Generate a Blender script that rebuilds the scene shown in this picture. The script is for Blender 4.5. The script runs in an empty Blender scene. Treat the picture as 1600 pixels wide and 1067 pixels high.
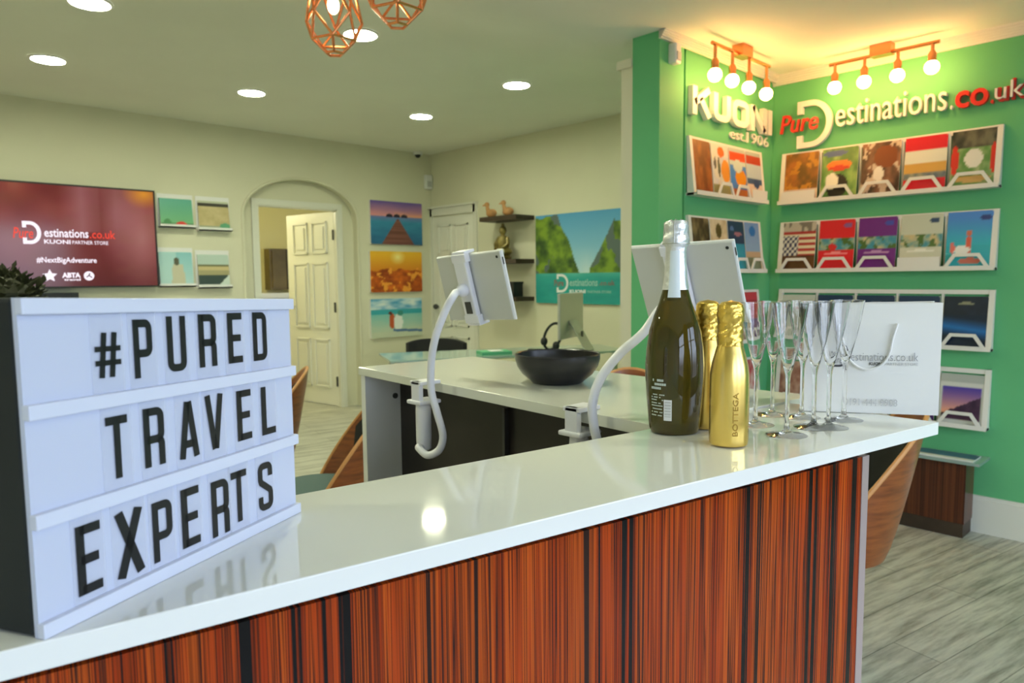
import bpy, math, random
from math import sin, cos, pi, radians as RAD, sqrt
from mathutils import Vector as V3, Matrix

sc = bpy.context.scene
COL = sc.collection
random.seed(7)

# ------------------------------------------------------------------ camera
FPX, YAW, PIT, ROL = 1106.63, RAD(46.2495), RAD(5.0774), RAD(-0.51538)
EYE = V3((0, 0, 1.28))
FW = V3((cos(YAW)*cos(PIT), sin(YAW)*cos(PIT), -sin(PIT)))
_rt = V3((sin(YAW), -cos(YAW), 0)); _up = _rt.cross(FW)
RT = _rt*cos(ROL) + _up*sin(ROL); UP = -_rt*sin(ROL) + _up*cos(ROL)
cam = bpy.data.cameras.new('camera'); camo = bpy.data.objects.new('camera', cam); COL.objects.link(camo)
cam.sensor_width = 36; cam.lens = FPX/1600*36; cam.clip_start = 0.02
camo.matrix_world = Matrix(((RT.x, UP.x, -FW.x, EYE.x), (RT.y, UP.y, -FW.y, EYE.y), (RT.z, UP.z, -FW.z, EYE.z), (0, 0, 0, 1)))
cam.dof.use_dof = True; cam.dof.focus_distance = 0.95; cam.dof.aperture_fstop = 9.0
sc.camera = camo

def ray(x, y): return FW + RT*(x-800)/FPX - UP*(y-533.5)/FPX
def on(ax, val, x, y):                       # where the sight line of a photo point meets a plane of the place
    d = ray(x, y); return EYE + d*((val-EYE[ax])/d[ax])

class Plane:
    def __init__(s, O, U, W=(0, 0, 1)):
        s.O = V3(O); s.U = V3(U).normalized(); s.V = V3(W).normalized(); s.N = s.U.cross(s.V)
    def uv(s, x, y):
        d = ray(x, y); p = EYE + d*((s.O-EYE).dot(s.N)/d.dot(s.N)) - s.O
        return p.dot(s.U), p.dot(s.V)
    def pt(s, u, v, d=0): return s.O + s.U*u + s.V*v + s.N*d

# ------------------------------------------------------------------ mesh helpers
class MB:
    def __init__(s): s.v = []; s.f = []; s.c = []
    def add(s, vs, fs, col=None):
        n = len(s.v); s.v += [V3(v) for v in vs]; s.f += [tuple(i+n for i in f) for f in fs]
        if col is not None: s.c += [col]*len(vs)
        return s
    def box(s, a, b, bev=0):
        x0, y0, z0 = [min(p, q) for p, q in zip(a, b)]; x1, y1, z1 = [max(p, q) for p, q in zip(a, b)]
        return s.obox(V3(((x0+x1)/2, (y0+y1)/2, (z0+z1)/2)), V3((1, 0, 0)), V3((0, 1, 0)), V3((0, 0, 1)), (x1-x0)/2, (y1-y0)/2, (z1-z0)/2)
    def obox(s, c, ax, ay, az, hx, hy, hz):
        ps = [c + ax*(hx*i) + ay*(hy*j) + az*(hz*k) for k in (-1, 1) for j in (-1, 1) for i in (-1, 1)]
        return s.add(ps, [(0, 2, 3, 1), (4, 5, 7, 6), (0, 1, 5, 4), (2, 6, 7, 3), (0, 4, 6, 2), (1, 3, 7, 5)])
    def pbox(s, P, u0, u1, v0, v1, d0, d1):   # box on a plane
        return s.obox(P.pt((u0+u1)/2, (v0+v1)/2, (d0+d1)/2), P.U, P.V, P.N, abs(u1-u0)/2, abs(v1-v0)/2, abs(d1-d0)/2)
    def prism(s, pts, ext):                    # polygon (list of points) pushed along ext
        n = len(pts); e = V3(ext)
        vs = [V3(p) for p in pts] + [V3(p)+e for p in pts]
        fs = [tuple(range(n-1, -1, -1)), tuple(range(n, 2*n))] + [(i, (i+1) % n, n+(i+1) % n, n+i) for i in range(n)]
        return s.add(vs, fs)
    def tube(s, pts, r, seg=12, closed=False):
        pts = [V3(p) for p in pts]; n = len(pts)
        rr = r if isinstance(r, (list, tuple)) else [r]*n
        vs = []; fs = []; nrm = None
        for i, p in enumerate(pts):
            if closed: t = (pts[(i+1) % n]-pts[i-1]).normalized()
            else: t = (pts[min(i+1, n-1)]-pts[max(i-1, 0)]).normalized()
            if nrm is None:
                a = V3((0, 0, 1)) if abs(t.z) < .9 else V3((1, 0, 0)); nrm = (a - t*a.dot(t)).normalized()
            else: nrm = (nrm - t*nrm.dot(t)).normalized()
            b = t.cross(nrm)
            vs += [p + (nrm*cos(2*pi*k/seg) + b*sin(2*pi*k/seg))*rr[i] for k in range(seg)]
        m = n if closed else n-1
        for i in range(m):
            for k in range(seg):
                a0 = i*seg; b0 = ((i+1) % n)*seg
                fs.append((a0+k, a0+(k+1) % seg, b0+(k+1) % seg, b0+k))
        if not closed: fs += [tuple(range(seg-1, -1, -1)), tuple(range((n-1)*seg, n*seg))]
        return s.add(vs, fs)
    def lathe(s, prof, c=(0, 0, 0), seg=32, axis=None, caps=True):
        c = V3(c); vs = []; fs = []; n = len(prof)
        Z = V3(axis).normalized() if axis is not None else V3((0, 0, 1))
        X = V3((1, 0, 0)) if abs(Z.x) < .9 else V3((0, 1, 0)); X = (X-Z*X.dot(Z)).normalized(); Y = Z.cross(X)
        for r, z in prof:
            vs += [c + X*(r*cos(2*pi*k/seg)) + Y*(r*sin(2*pi*k/seg)) + Z*z for k in range(seg)]
        for i in range(n-1):
            for k in range(seg): fs.append((i*seg+k, i*seg+(k+1) % seg, (i+1)*seg+(k+1) % seg, (i+1)*seg+k))
        if caps and prof[0][0] > 1e-6: fs.append(tuple(range(seg-1, -1, -1)))
        if caps and prof[-1][0] > 1e-6: fs.append(tuple(range((n-1)*seg, n*seg)))
        return s.add(vs, fs)
    def ball(s, c, rx, ry=None, rz=None, seg=16, rings=10):
        ry = rx if ry is None else ry; rz = rx if rz is None else rz; c = V3(c)
        vs = []; fs = []
        for i in range(rings+1):
            t = pi*i/rings
            for k in range(seg): vs.append(c + V3((rx*sin(t)*cos(2*pi*k/seg), ry*sin(t)*sin(2*pi*k/seg), -rz*cos(t))))
        for i in range(rings):
            for k in range(seg): fs.append((i*seg+k, i*seg+(k+1) % seg, (i+1)*seg+(k+1) % seg, (i+1)*seg+k))
        return s.add(vs, fs)
    def grid(s, pt, nx, ny, col=None):         # pt(u,v) -> point ; col(u,v) -> sRGB
        vs = []; fs = []; cs = []
        for j in range(ny+1):
            for i in range(nx+1):
                u, v = i/nx, j/ny; vs.append(pt(u, v))
                if col: cs.append(lin(col(u, v)))
        for j in range(ny):
            for i in range(nx):
                a = j*(nx+1)+i; fs.append((a, a+1, a+nx+2, a+nx+1))
        n = len(s.v); s.v += [V3(v) for v in vs]; s.f += [tuple(i+n for i in f) for f in fs]
        s.c += cs
        return s

def lin(c):
    return tuple((x/12.92 if x <= .04045 else ((x+.055)/1.055)**2.4) for x in c)
def hx(h): return tuple(int(h[i:i+2], 16)/255 for i in (0, 2, 4))

WLOC = {}
def _mesh(name, mb, mat, org, smooth=False, angle=35):
    me = bpy.data.meshes.new(name)
    me.from_pydata([tuple(v-org) for v in mb.v], [], mb.f)
    me.materials.append(mat)
    if mb.c and len(mb.c) == len(mb.v):
        at = me.attributes.new('Col', 'FLOAT_COLOR', 'POINT')
        for i, c in enumerate(mb.c): at.data[i].color = (c[0], c[1], c[2], 1)
    me.update()
    import bmesh
    bm = bmesh.new(); bm.from_mesh(me)
    bmesh.ops.remove_doubles(bm, verts=[v for v in bm.verts], dist=1e-6)
    bmesh.ops.recalc_face_normals(bm, faces=bm.faces[:])
    if smooth:
        for f in bm.faces: f.smooth = True
        for e in bm.edges:
            if len(e.link_faces) == 2 and e.calc_face_angle(0) > RAD(angle): e.smooth = False
    bm.to_mesh(me); bm.free()
    return me
def bevel(o, w, seg=2):
    m = o.modifiers.new('bevel', 'BEVEL'); m.width = w; m.segments = seg; m.limit_method = 'ANGLE'; m.angle_limit = RAD(40)
    return o
def tag(o, label=None, cat=None, group=None, kind=None):
    if label: o['label'] = label
    if cat: o['category'] = cat
    if group: o['group'] = group
    if kind: o['kind'] = kind
    return o
def thing(name, label, cat, loc=(0, 0, 0), group=None):
    o = bpy.data.objects.new(name, None); COL.objects.link(o); o.location = loc; o.empty_display_size = .1
    WLOC[o] = V3(loc)
    return tag(o, label, cat, group)
def part(name, mb, mat, parent, smooth=False, label=None, angle=35):
    org = WLOC[parent]
    o = bpy.data.objects.new(name, _mesh(name, mb, mat, org, smooth, angle)); COL.objects.link(o); o.parent = parent
    WLOC[o] = org
    if label: o['label'] = label
    return o
def solo(name, mb, mat, label=None, cat=None, group=None, kind=None, smooth=False, loc=None, angle=35):
    if loc is None:
        xs = [v.x for v in mb.v]; ys = [v.y for v in mb.v]; zs = [v.z for v in mb.v]
        loc = V3(((min(xs)+max(xs))/2, (min(ys)+max(ys))/2, min(zs)))
    loc = V3(loc)
    o = bpy.data.objects.new(name, _mesh(name, mb, mat, loc, smooth, angle)); COL.objects.link(o); o.location = loc
    WLOC[o] = loc
    return tag(o, label, cat, group, kind)
def struct(name, mb, mat, smooth=False): return solo(name, mb, mat, kind='structure', smooth=smooth)
def dup(root, loc, rz=0, label=None, group=None):
    r = root.copy(); COL.objects.link(r); r.location = loc; r.rotation_euler = (0, 0, rz)
    if label: r['label'] = label
    if group: r['group'] = group
    for ch in list(root.children):
        c = ch.copy(); COL.objects.link(c); c.parent = r
        for g in list(ch.children):
            d = g.copy(); COL.objects.link(d); d.parent = c
    return r

# ------------------------------------------------------------------ materials
def mat(name, col=(.8, .8, .8), rough=.5, metal=0, spec=.5, trans=0, ior=1.45, emit=None, es=0, coat=0, alpha=1):
    m = bpy.data.materials.new(name); m.use_nodes = True
    b = m.node_tree.nodes['Principled BSDF']; I = b.inputs
    I['Base Color'].default_value = (*col, 1); I['Roughness'].default_value = rough; I['Metallic'].default_value = metal
    I['Specular IOR Level'].default_value = spec; I['Transmission Weight'].default_value = trans; I['IOR'].default_value = ior
    I['Coat Weight'].default_value = coat; I['Coat Roughness'].default_value = .04; I['Alpha'].default_value = alpha
    if emit: I['Emission Color'].default_value = (*emit, 1); I['Emission Strength'].default_value = es
    return m
def nodes(m): return m.node_tree.nodes, m.node_tree.links, m.node_tree.nodes['Principled BSDF']
def ramp(N, stops, interp='LINEAR'):
    r = N.new('ShaderNodeValToRGB'); cr = r.color_ramp; cr.interpolation = interp
    while len(cr.elements) < len(stops): cr.elements.new(.5)
    for e, (p, c) in zip(cr.elements, stops): e.position = p; e.color = (*c, 1)
    return r
def noisy(m, col, amt, scale, bump=0, bscale=None):
    N, L, b = nodes(m); tc = N.new('ShaderNodeTexCoord'); n = N.new('ShaderNodeTexNoise')
    n.inputs['Scale'].default_value = scale; n.inputs['Detail'].default_value = 4
    L.new(tc.outputs['Object'], n.inputs['Vector'])
    r = ramp(N, [(.3, tuple(c*(1-amt) for c in col)), (.7, tuple(min(1, c*(1+amt)) for c in col))])
    L.new(n.outputs['Fac'], r.inputs['Fac']); L.new(r.outputs['Color'], b.inputs['Base Color'])
    if bump:
        n2 = N.new('ShaderNodeTexNoise'); n2.inputs['Scale'].default_value = bscale or scale*8; n2.inputs['Detail'].default_value = 3
        L.new(tc.outputs['Object'], n2.inputs['Vector'])
        bp = N.new('ShaderNodeBump'); bp.inputs['Strength'].default_value = bump; bp.inputs['Distance'].default_value = .002
        L.new(n2.outputs['Fac'], bp.inputs['Height']); L.new(bp.outputs['Normal'], b.inputs['Normal'])
    return m
def striped(name, ang, stops, su=70, rough=.15, coat=.6, z=.25):      # upright veneer stripes
    m = mat(name, rough=rough, coat=coat, spec=.25); N, L, b = nodes(m)
    g = N.new('ShaderNodeNewGeometry'); mp = N.new('ShaderNodeMapping'); mp.vector_type = 'POINT'
    r0 = N.new('ShaderNodeVectorRotate'); r0.rotation_type = 'Z_AXIS'; r0.inputs['Angle'].default_value = -ang
    L.new(g.outputs['Position'], r0.inputs['Vector']); L.new(r0.outputs['Vector'], mp.inputs['Vector'])
    mp.inputs['Scale'].default_value = (su, 2.0, z)
    n = N.new('ShaderNodeTexNoise'); n.inputs['Scale'].default_value = 1; n.inputs['Detail'].default_value = 3.5; n.inputs['Roughness'].default_value = .72
    L.new(mp.outputs['Vector'], n.inputs['Vector'])
    r = ramp(N, stops); L.new(n.outputs['Fac'], r.inputs['Fac'])
    L.new(r.outputs['Color'], b.inputs['Base Color'])
    return m
def artmat(name, rough=.35, emit=0):
    m = mat(name, rough=rough); N, L, b = nodes(m)
    a = N.new('ShaderNodeAttribute'); a.attribute_name = 'Col'
    L.new(a.outputs['Color'], b.inputs['Base Color'])
    if emit:
        b.inputs['Base Color'].default_value = (.01, .01, .01, 1)
        for l in list(b.inputs['Base Color'].links): L.remove(l)
        L.new(a.outputs['Color'], b.inputs['Emission Color']); b.inputs['Emission Strength'].default_value = emit
    return m

M = {}
M['cream'] = noisy(mat('cream_paint', rough=.75, spec=.2), (.69, .675, .52), .03, 1.5, .05, 60)
M['ceil'] = noisy(mat('ceiling_paint', rough=.85, spec=.15), (.82, .83, .74), .03, 1.2)
M['green'] = noisy(mat('green_paint', rough=.6, spec=.25), (.13, .47, .21), .05, 2.0, .05, 60)
M['white_trim'] = mat('white_gloss_paint', (.74, .74, .66), .35)
M['white'] = mat('white_plastic', (.80, .80, .80), .35)
M['white_gloss'] = mat('white_quartz', (.80, .81, .79), .06, spec=.6, coat=.3)
M['rack'] = mat('white_coated_metal', (.80, .78, .72), .4)
M['door'] = mat('door_paint', (.80, .80, .72), .4)
M['black'] = mat('black_plastic', (.012, .014, .015), .45)
M['case'] = noisy(mat('black_case', rough=.7), (.010, .014, .016), .2, 4)
M['ink'] = mat('black_ink', (.012, .012, .014), .35)
M['dkgrey'] = mat('dark_grey', (.05, .05, .05), .4)
M['lb_face'] = mat('lightbox_diffuser', (.545, .59, .755), .5)
M['lb_rail'] = mat('lightbox_rail', (.64, .68, .83), .4)
M['card'] = mat('clear_card', (.76, .79, .90), .15, alpha=.18)
M['copper'] = mat('copper', (.90, .36, .16), .25, metal=1)
M['alu'] = mat('aluminium', (.55, .56, .53), .35, metal=.7)
M['tablet'] = mat('tablet_back', (.60, .61, .60), .4, metal=.15)
M['holder'] = mat('holder_plastic', (.78, .78, .84), .35)
M['bowl'] = noisy(mat('black_ceramic', rough=.3), (.022, .021, .024), .25, 14)
M['teal'] = mat('teal_fabric', (.10, .16, .16), .9)
M['blackfab'] = mat('black_fabric', (.02, .02, .02), .85)
M['gold'] = mat('gold_metal', (.86, .62, .18), .27, metal=1)
M['goldfoil'] = noisy(mat('gold_foil', rough=.3, metal=1), (.85, .58, .13), .15, 60, 1.0, 75)
M['silver'] = noisy(mat('silver_foil', rough=.35, metal=.7), (.78, .80, .84), .1, 60, .8, 120)
M['label'] = mat('white_label', (.78, .80, .84), .4)
M['labeltxt'] = mat('pale_label_print', (.55, .62, .62), .5)
M['goldtxt'] = mat('bronze_print', (.33, .20, .03), .4, metal=.6)
M['glass'] = mat('clear_glass', (1, 1, 1), .0, trans=1, ior=1.45)
M['deskglass'] = mat('green_glass', (.62, .80, .74), .05, trans=.6)
M['bottle'] = mat('bottle_glass', (.10, .075, .012), .03, trans=.6, ior=1.5)
M['paper'] = mat('white_paper', (.86, .86, .85), .5)
M['bagside'] = M['paper']
M['print_grey'] = mat('grey_print', (.36, .36, .38), .5)
M['print_dark'] = mat('dark_print', (.06, .06, .07), .5)
M['print_pale'] = mat('pale_print', (.55, .55, .56), .5)
M['red_letter'] = mat('red_acrylic', (.62, .03, .02), .3)
M['white_letter'] = mat('white_acrylic', (.82, .80, .76), .3)
M['art'] = artmat('printed_cover')
M['canvas'] = artmat('printed_canvas', .6)
M['screen'] = artmat('lit_screen', .12, .75)
M['scr_white'] = mat('lit_white', (.02, .02, .02), .3, emit=(.95, .85, .95), es=1.1)
M['scr_red'] = mat('lit_red', (.02, .0, .0), .3, emit=(.95, .06, .03), es=.9)
M['scr_dark'] = mat('unlit_dark', (.05, .02, .03), .3)
M['dl'] = mat('downlight_diffuser', (1, 1, 1), .5, emit=(.97, 1.0, .70), es=128)
M['globe'] = mat('warm_globe', (1, 1, 1), .3, emit=(1.0, .49, .15), es=50)
M['pbulb'] = mat('warm_filament_bulb', (1, 1, 1), .3, emit=(1.0, .66, .28), es=26)
M['amber'] = mat('amber_glass', (.9, .45, .12), .1, trans=.7)
M['leafd'] = noisy(mat('dark_leaf', rough=.6), (.030, .034, .010), .5, 9)
M['leafl'] = mat('green_leaf', (.10, .42, .22), .5)
M['soil'] = mat('soil', (.03, .02, .015), .9)
M['shelf'] = noisy(mat('dark_wood_shelf', rough=.5), (.05, .032, .02), .3, 6)
M['duck'] = noisy(mat('carved_pale_wood', rough=.6), (.50, .26, .10), .2, 20)
M['bronze'] = noisy(mat('bronze_figure', rough=.4, metal=.3), (.22, .17, .05), .3, 20)
M['petal'] = mat('white_petal', (.85, .85, .78), .6)
M['cupb'] = noisy(mat('brown_cupboard', rough=.5), (.14, .10, .03), .3, 3)
M['hallcream'] = mat('yellow_cream_paint', (.72, .66, .34), .8)
CANG = RAD(-9.8)
RW = [(.0, (.006, .006, .006)), (.39, (.008, .007, .007)), (.405, (.10, .016, .004)), (.43, (.42, .040, .004)), (.45, (.24, .032, .004)), (.465, (.02, .010, .008)), (.475, (.28, .040, .005)), (.495, (.56, .066, .006)), (.51, (.34, .048, .005)), (.522, (.03, .010, .006)), (.532, (.46, .058, .006)), (.55, (.62, .105, .010)), (.57, (.22, .036, .005)), (.583, (.010, .008, .008)), (.597, (.40, .060, .006)), (.62, (.55, .092, .009)), (.65, (.03, .012, .008))]
RW = [(q, tuple(.74*x for x in c)) for q, c in RW]
M['zebra'] = striped('striped_gloss_veneer', CANG, RW, 38, .10, 0)
M['bench'] = striped('dark_striped_veneer', RAD(90), [(.3, (.015, .008, .006)), (.45, (.07, .02, .010)), (.55, (.13, .04, .015)), (.62, (.05, .016, .010)), (.75, (.16, .055, .02))], 45, .3, .2)
M['endtrim'] = mat('brushed_trim', (.50, .40, .40), .3, metal=.5)
def ply():
    m = mat('bent_plywood', rough=.35, coat=.2); N, L, b = nodes(m)
    tc = N.new('ShaderNodeTexCoord'); mp = N.new('ShaderNodeMapping'); mp.inputs['Scale'].default_value = (6, 6, 45)
    L.new(tc.outputs['Object'], mp.inputs['Vector']); n = N.new('ShaderNodeTexNoise'); n.inputs['Scale'].default_value = 1.5; n.inputs['Detail'].default_value = 5
    L.new(mp.outputs['Vector'], n.inputs['Vector'])
    r = ramp(N, [(.3, (.16, .042, .010)), (.6, (.30, .085, .018)), (.8, (.22, .06, .014))]); L.new(n.outputs['Fac'], r.inputs['Fac']); L.new(r.outputs['Color'], b.inputs['Base Color'])
    return m
M['ply'] = ply()
M['plyedge'] = mat('pale_ply_edge', (.62, .30, .11), .4)
M['dkpanel'] = noisy(mat('near_black_wood', rough=.4), (.020, .016, .015), .3, 6)
M['dkwood'] = mat('dark_leg_wood', (.10, .04, .015), .4)
def floormat():
    m = mat('grey_wood_planks', rough=.42); N, L, b = nodes(m)
    g0 = N.new('ShaderNodeNewGeometry'); g = N.new('ShaderNodeVectorRotate'); g.rotation_type = 'Z_AXIS'; g.inputs['Angle'].default_value = RAD(11)
    L.new(g0.outputs['Position'], g.inputs['Vector'])
    br = N.new('ShaderNodeTexBrick'); br.inputs['Scale'].default_value = 1; br.inputs['Brick Width'].default_value = 1.2; br.inputs['Row Height'].default_value = .16
    br.inputs['Mortar Size'].default_value = .002; br.inputs['Color1'].default_value = (.56, .555, .48, 1); br.inputs['Color2'].default_value = (.48, .475, .41, 1); br.inputs['Mortar'].default_value = (.25, .25, .21, 1)
    L.new(g.outputs['Vector'], br.inputs['Vector'])
    mp = N.new('ShaderNodeMapping'); mp.inputs['Scale'].default_value = (3, 26, 1); L.new(g.outputs['Vector'], mp.inputs['Vector'])
    n = N.new('ShaderNodeTexNoise'); n.inputs['Scale'].default_value = 1; n.inputs['Detail'].default_value = 5; n.inputs['Roughness'].default_value = .65; L.new(mp.outputs['Vector'], n.inputs['Vector'])
    r = ramp(N, [(.3, (.42, .41, .38)), (.55, (1, 1, 1)), (.75, (1.25, 1.25, 1.2))]); L.new(n.outputs['Fac'], r.inputs['Fac'])
    mx = N.new('ShaderNodeMix'); mx.data_type = 'RGBA'; mx.blend_type = 'MULTIPLY'; mx.inputs['Factor'].default_value = 1
    L.new(br.outputs['Color'], mx.inputs[6]); L.new(r.outputs['Color'], mx.inputs[7]); L.new(mx.outputs[2], b.inputs['Base Color'])
    return m
M['floor'] = floormat()

# ------------------------------------------------------------------ lettering
def strokes(lines, s):
    """2-D polylines -> mitred ribbons (verts 2-D, quads)"""
    vs = []; fs = []
    for pl in lines:
        closed = pl[0] == pl[-1] and len(pl) > 2
        P = [V3((p[0], p[1], 0)) for p in (pl[:-1] if closed else pl)]; n = len(P); b0 = len(vs)
        for i in range(n):
            a = P[i]-P[i-1] if (i > 0 or closed) else None
            c = P[(i+1) % n]-P[i] if (i < n-1 or closed) else None
            if a is None: a = c
            if c is None: c = a
            a = a.normalized(); c = c.normalized(); t = (a+c).normalized(); nn = V3((-t.y, t.x, 0))
            k = 1/max(.35, nn.dot(V3((-a.y, a.x, 0))))
            vs += [P[i]+nn*(s/2*k), P[i]-nn*(s/2*k)]
        for i in range(n if closed else n-1):
            j = (i+1) % n; fs.append((b0+2*i+1, b0+2*j+1, b0+2*j, b0+2*i))
    return vs, fs
def arc(cx, cy, r, a0, a1, n=8, ry=None):
    ry = r if ry is None else ry
    return [(cx+r*cos(RAD(a0+(a1-a0)*i/n)), cy+ry*sin(RAD(a0+(a1-a0)*i/n))) for i in range(n+1)]
def crinkle(prof, c, seg, amp, k, fine=3):
    """lathe with crumpled surface"""
    pr = []
    for (r0, h0), (r1, h1) in zip(prof, prof[1:]):
        m = max(1, int(abs(h1-h0)/.0022)); pr += [(r0+(r1-r0)*i/m, h0+(h1-h0)*i/m) for i in range(m)]
    pr.append(prof[-1]); mb = MB().lathe(pr, (0, 0, 0), seg); out = []
    for v in mb.v:
        a = math.atan2(v.y, v.x); q = (fbm(cos(a)*fine+5, v.z*330+sin(a)*fine, k)-.5)*2*amp
        f = 1+q/max(.004, sqrt(v.x*v.x+v.y*v.y)); out.append(V3((v.x*f, v.y*f, v.z))+V3(c))
    mb.v = out; return mb
def glyph(ch, w, s, c=.09):
    l, r, b, t, m = s/2, w-s/2, s/2, 1-s/2, .46
    bowl = lambda y0, y1: [(l, y1)] + [(r-c, y1)] + arc(r-c, y1-c, c, 90, 0, 4)[1:] + [(r, y0+c)] + arc(r-c, y0+c, c, 0, -90, 4)[1:] + [(l, y0)]
    G = {
        'P': [[(l, 0), (l, 1)], bowl(m-.04, t)],
        'R': [[(l, 0), (l, 1)], bowl(m, t), [(r-c, m)] + arc(r-c, m-c, c, 90, 0, 4)[1:] + [(r, 0)]],
        'U': [[(l, 1)] + arc(l+c, b+c, c, 180, 270, 4) + arc(r-c, b+c, c, 270, 360, 4) + [(r, 1)]],
        'D': [[(l, 0), (l, 1)], bowl(b, t)],
        'E': [[(l, 0), (l, 1)], [(l, t), (w, t)], [(l, .5), (w*.9, .5)], [(l, b), (w, b)]],
        'T': [[(0, t), (w, t)], [(w/2, 0), (w/2, 1)]],
        'A': [[(l*.8, 0), (w/2-s*.12, 1)], [(w-l*.8, 0), (w/2+s*.12, 1)], [(w*.25, .25), (w*.75, .25)]],
        'V': [[(l*.8, 1), (w/2-s*.12, 0)], [(w-l*.8, 1), (w/2+s*.12, 0)]],
        'L': [[(l, 0), (l, 1)], [(l, b), (w, b)]],
        'X': [[(l, 0), (w-l, 1)], [(l, 1), (w-l, 0)]],
        'S': [[(r, .70)] + arc(r-c, t-c, c, 0, 90, 4) + arc(l+c, t-c, c, 90, 180, 4) + [(l, .66), (l+.02, .60), (r-.02, .40), (r, .34)] + arc(r-c, b+c, c, 0, -90, 4) + arc(l+c, b+c, c, 270, 180, 4) + [(l, .30)]],
        '#': [[(w*.22, 0), (w*.38, 1)], [(w*.62, 0), (w*.78, 1)], [(0, .64), (w, .64)], [(0, .33), (w, .33)]],
        'K': [[(l, 0), (l, 1)], [(l, .42), (w-l, 1)], [(w*.42, .62), (w-l*.8, 0)]],
        'O': [arc(l+c, b+c, c, 180, 270, 5) + arc(r-c, b+c, c, 270, 360, 5) + arc(r-c, t-c, c, 0, 90, 5) + arc(l+c, t-c, c, 90, 180, 5)],
        'N': [[(l, 0), (l, 1)], [(r, 0), (r, 1)], [(l, .95), (r, .05)]],
        'I': [[(w/2, 0), (w/2, 1)]],
    }
    g = G[ch]
    if ch == 'O': g = [g[0] + [g[0][0]]]
    return strokes(g, s)
def ext2(mb, vs2, fs2, f, d0, d1):
    """2-D mesh -> solid; f(x,y,d) -> point"""
    n = len(vs2); vs = [f(v[0], v[1], d0) for v in vs2] + [f(v[0], v[1], d1) for v in vs2]
    from collections import Counter
    cnt = Counter()
    for q in fs2:
        for i in range(len(q)): cnt[frozenset((q[i], q[(i+1) % len(q)]))] += 1
    fs = [tuple(i+n for i in q) for q in fs2] + [tuple(reversed(q)) for q in fs2]
    for q in fs2:
        for i in range(len(q)):
            a, b = q[i], q[(i+1) % len(q)]
            if cnt[frozenset((a, b))] == 1: fs.append((a, b, b+n, a+n))
    return mb.add(vs, fs)
def text2d(body, bold=0, shear=0, res=3):
    cu = bpy.data.curves.new('t', 'FONT'); cu.body = body; cu.offset = bold; cu.shear = shear; cu.resolution_u = res; cu.size = 1
    o = bpy.data.objects.new('t', cu); COL.objects.link(o)
    dg = bpy.context.evaluated_depsgraph_get(); me = bpy.data.meshes.new_from_object(o.evaluated_get(dg))
    vs = [(v.co.x, v.co.y) for v in me.vertices]; fs = [tuple(p.vertices) for p in me.polygons]
    bpy.data.objects.remove(o); bpy.data.curves.remove(cu); bpy.data.meshes.remove(me)
    return vs, fs
def text_on(mb, body, f, x0, x1, y0, y1, d0, d1, bold=0, shear=0, res=3):
    """fit text into the rectangle x0..x1, y0..y1 of a surface given by f(x,y,d)"""
    vs, fs = text2d(body, bold, shear, res)
    a0, a1 = min(v[0] for v in vs), max(v[0] for v in vs); b0, b1 = min(v[1] for v in vs), max(v[1] for v in vs)
    vs = [(x0+(v[0]-a0)/(a1-a0)*(x1-x0), y0+(v[1]-b0)/(b1-b0)*(y1-y0)) for v in vs]
    return ext2(mb, vs, fs, f, d0, d1)
def dlogo(x0, x1, y0, y1, s):
    """open letter D: one bent band with hooked ends, filling the rectangle"""
    x0, x1, y0, y1 = x0+s/2, x1-s/2, y0+s/2, y1-s/2; h = y1-y0; c = x1-min(h/2, (x1-x0)*.62)
    pts = [(x0, y1-h*.24), (x0, y1)] + arc(c, (y0+y1)/2, x1-c, 90, -90, 18, h/2) + [(x0, y0), (x0, y0+h*.24)]
    return strokes([pts], s)
def dlogo_px(P, l, r, top, bot, s, d0, d1):
    u0, u1, v0, v1 = P.uv(*l)[0], P.uv(*r)[0], P.uv(*bot)[1], P.uv(*top)[1]
    vs, fs = dlogo(u0, u1, v0, v1, s); return ext2(MB(), vs, fs, lambda x, y, d: P.pt(x, y, d), d0, d1)

# ------------------------------------------------------------------ printed art (colour functions u right, v up)
def hsh(i, j, k=0):
    x = sin(i*127.1+j*311.7+k*74.7)*43758.5453; return x-math.floor(x)
def vn(x, y, k=0):
    i, j = math.floor(x), math.floor(y); a, b = x-i, y-j; a = a*a*(3-2*a); b = b*b*(3-2*b)
    return (hsh(i, j, k)*(1-a)+hsh(i+1, j, k)*a)*(1-b) + (hsh(i, j+1, k)*(1-a)+hsh(i+1, j+1, k)*a)*b
def fbm(x, y, k=0): return vn(x, y, k)*.55+vn(x*2.1, y*2.1, k+3)*.3+vn(x*4.3, y*4.3, k+7)*.15
def mixc(a, b, t):
    t = max(0, min(1, t)); return tuple(p*(1-t)+q*t for p, q in zip(a, b))
def H(s): return hx(s)
def bands(*st):
    """st: (v_top, colour) from bottom to top"""
    def f(u, v):
        for t, c in st:
            if v <= t: return c(u, v) if callable(c) else c
        return st[-1][1](u, v) if callable(st[-1][1]) else st[-1][1]
    return f
def photo(c1, c2, k, sx=5, sy=5, c3=None):
    def f(u, v):
        c = mixc(c1, c2, (fbm(u*sx, v*sy, k)-.3)*2.4)
        if c3 and fbm(u*sx*1.3+9, v*sy*1.3, k+11) > .58: c = c3
        return c
    return f
def inset(f, border, a=.06, b=.05, c=.06, d=.06):
    return lambda u, v: f((u-a)/(1-a-b), (v-c)/(1-c-d)) if a < u < 1-b and c < v < 1-d else border
def blob(f, spots):
    """spots: (cu, cv, ru, rv, colour)"""
    def g(u, v):
        c = f(u, v)
        for cu, cv, ru, rv, k in spots:
            if ((u-cu)/ru)**2+((v-cv)/rv)**2 < 1: c = k
        return c
    return g
WHT = H('e9e6dc')
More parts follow.
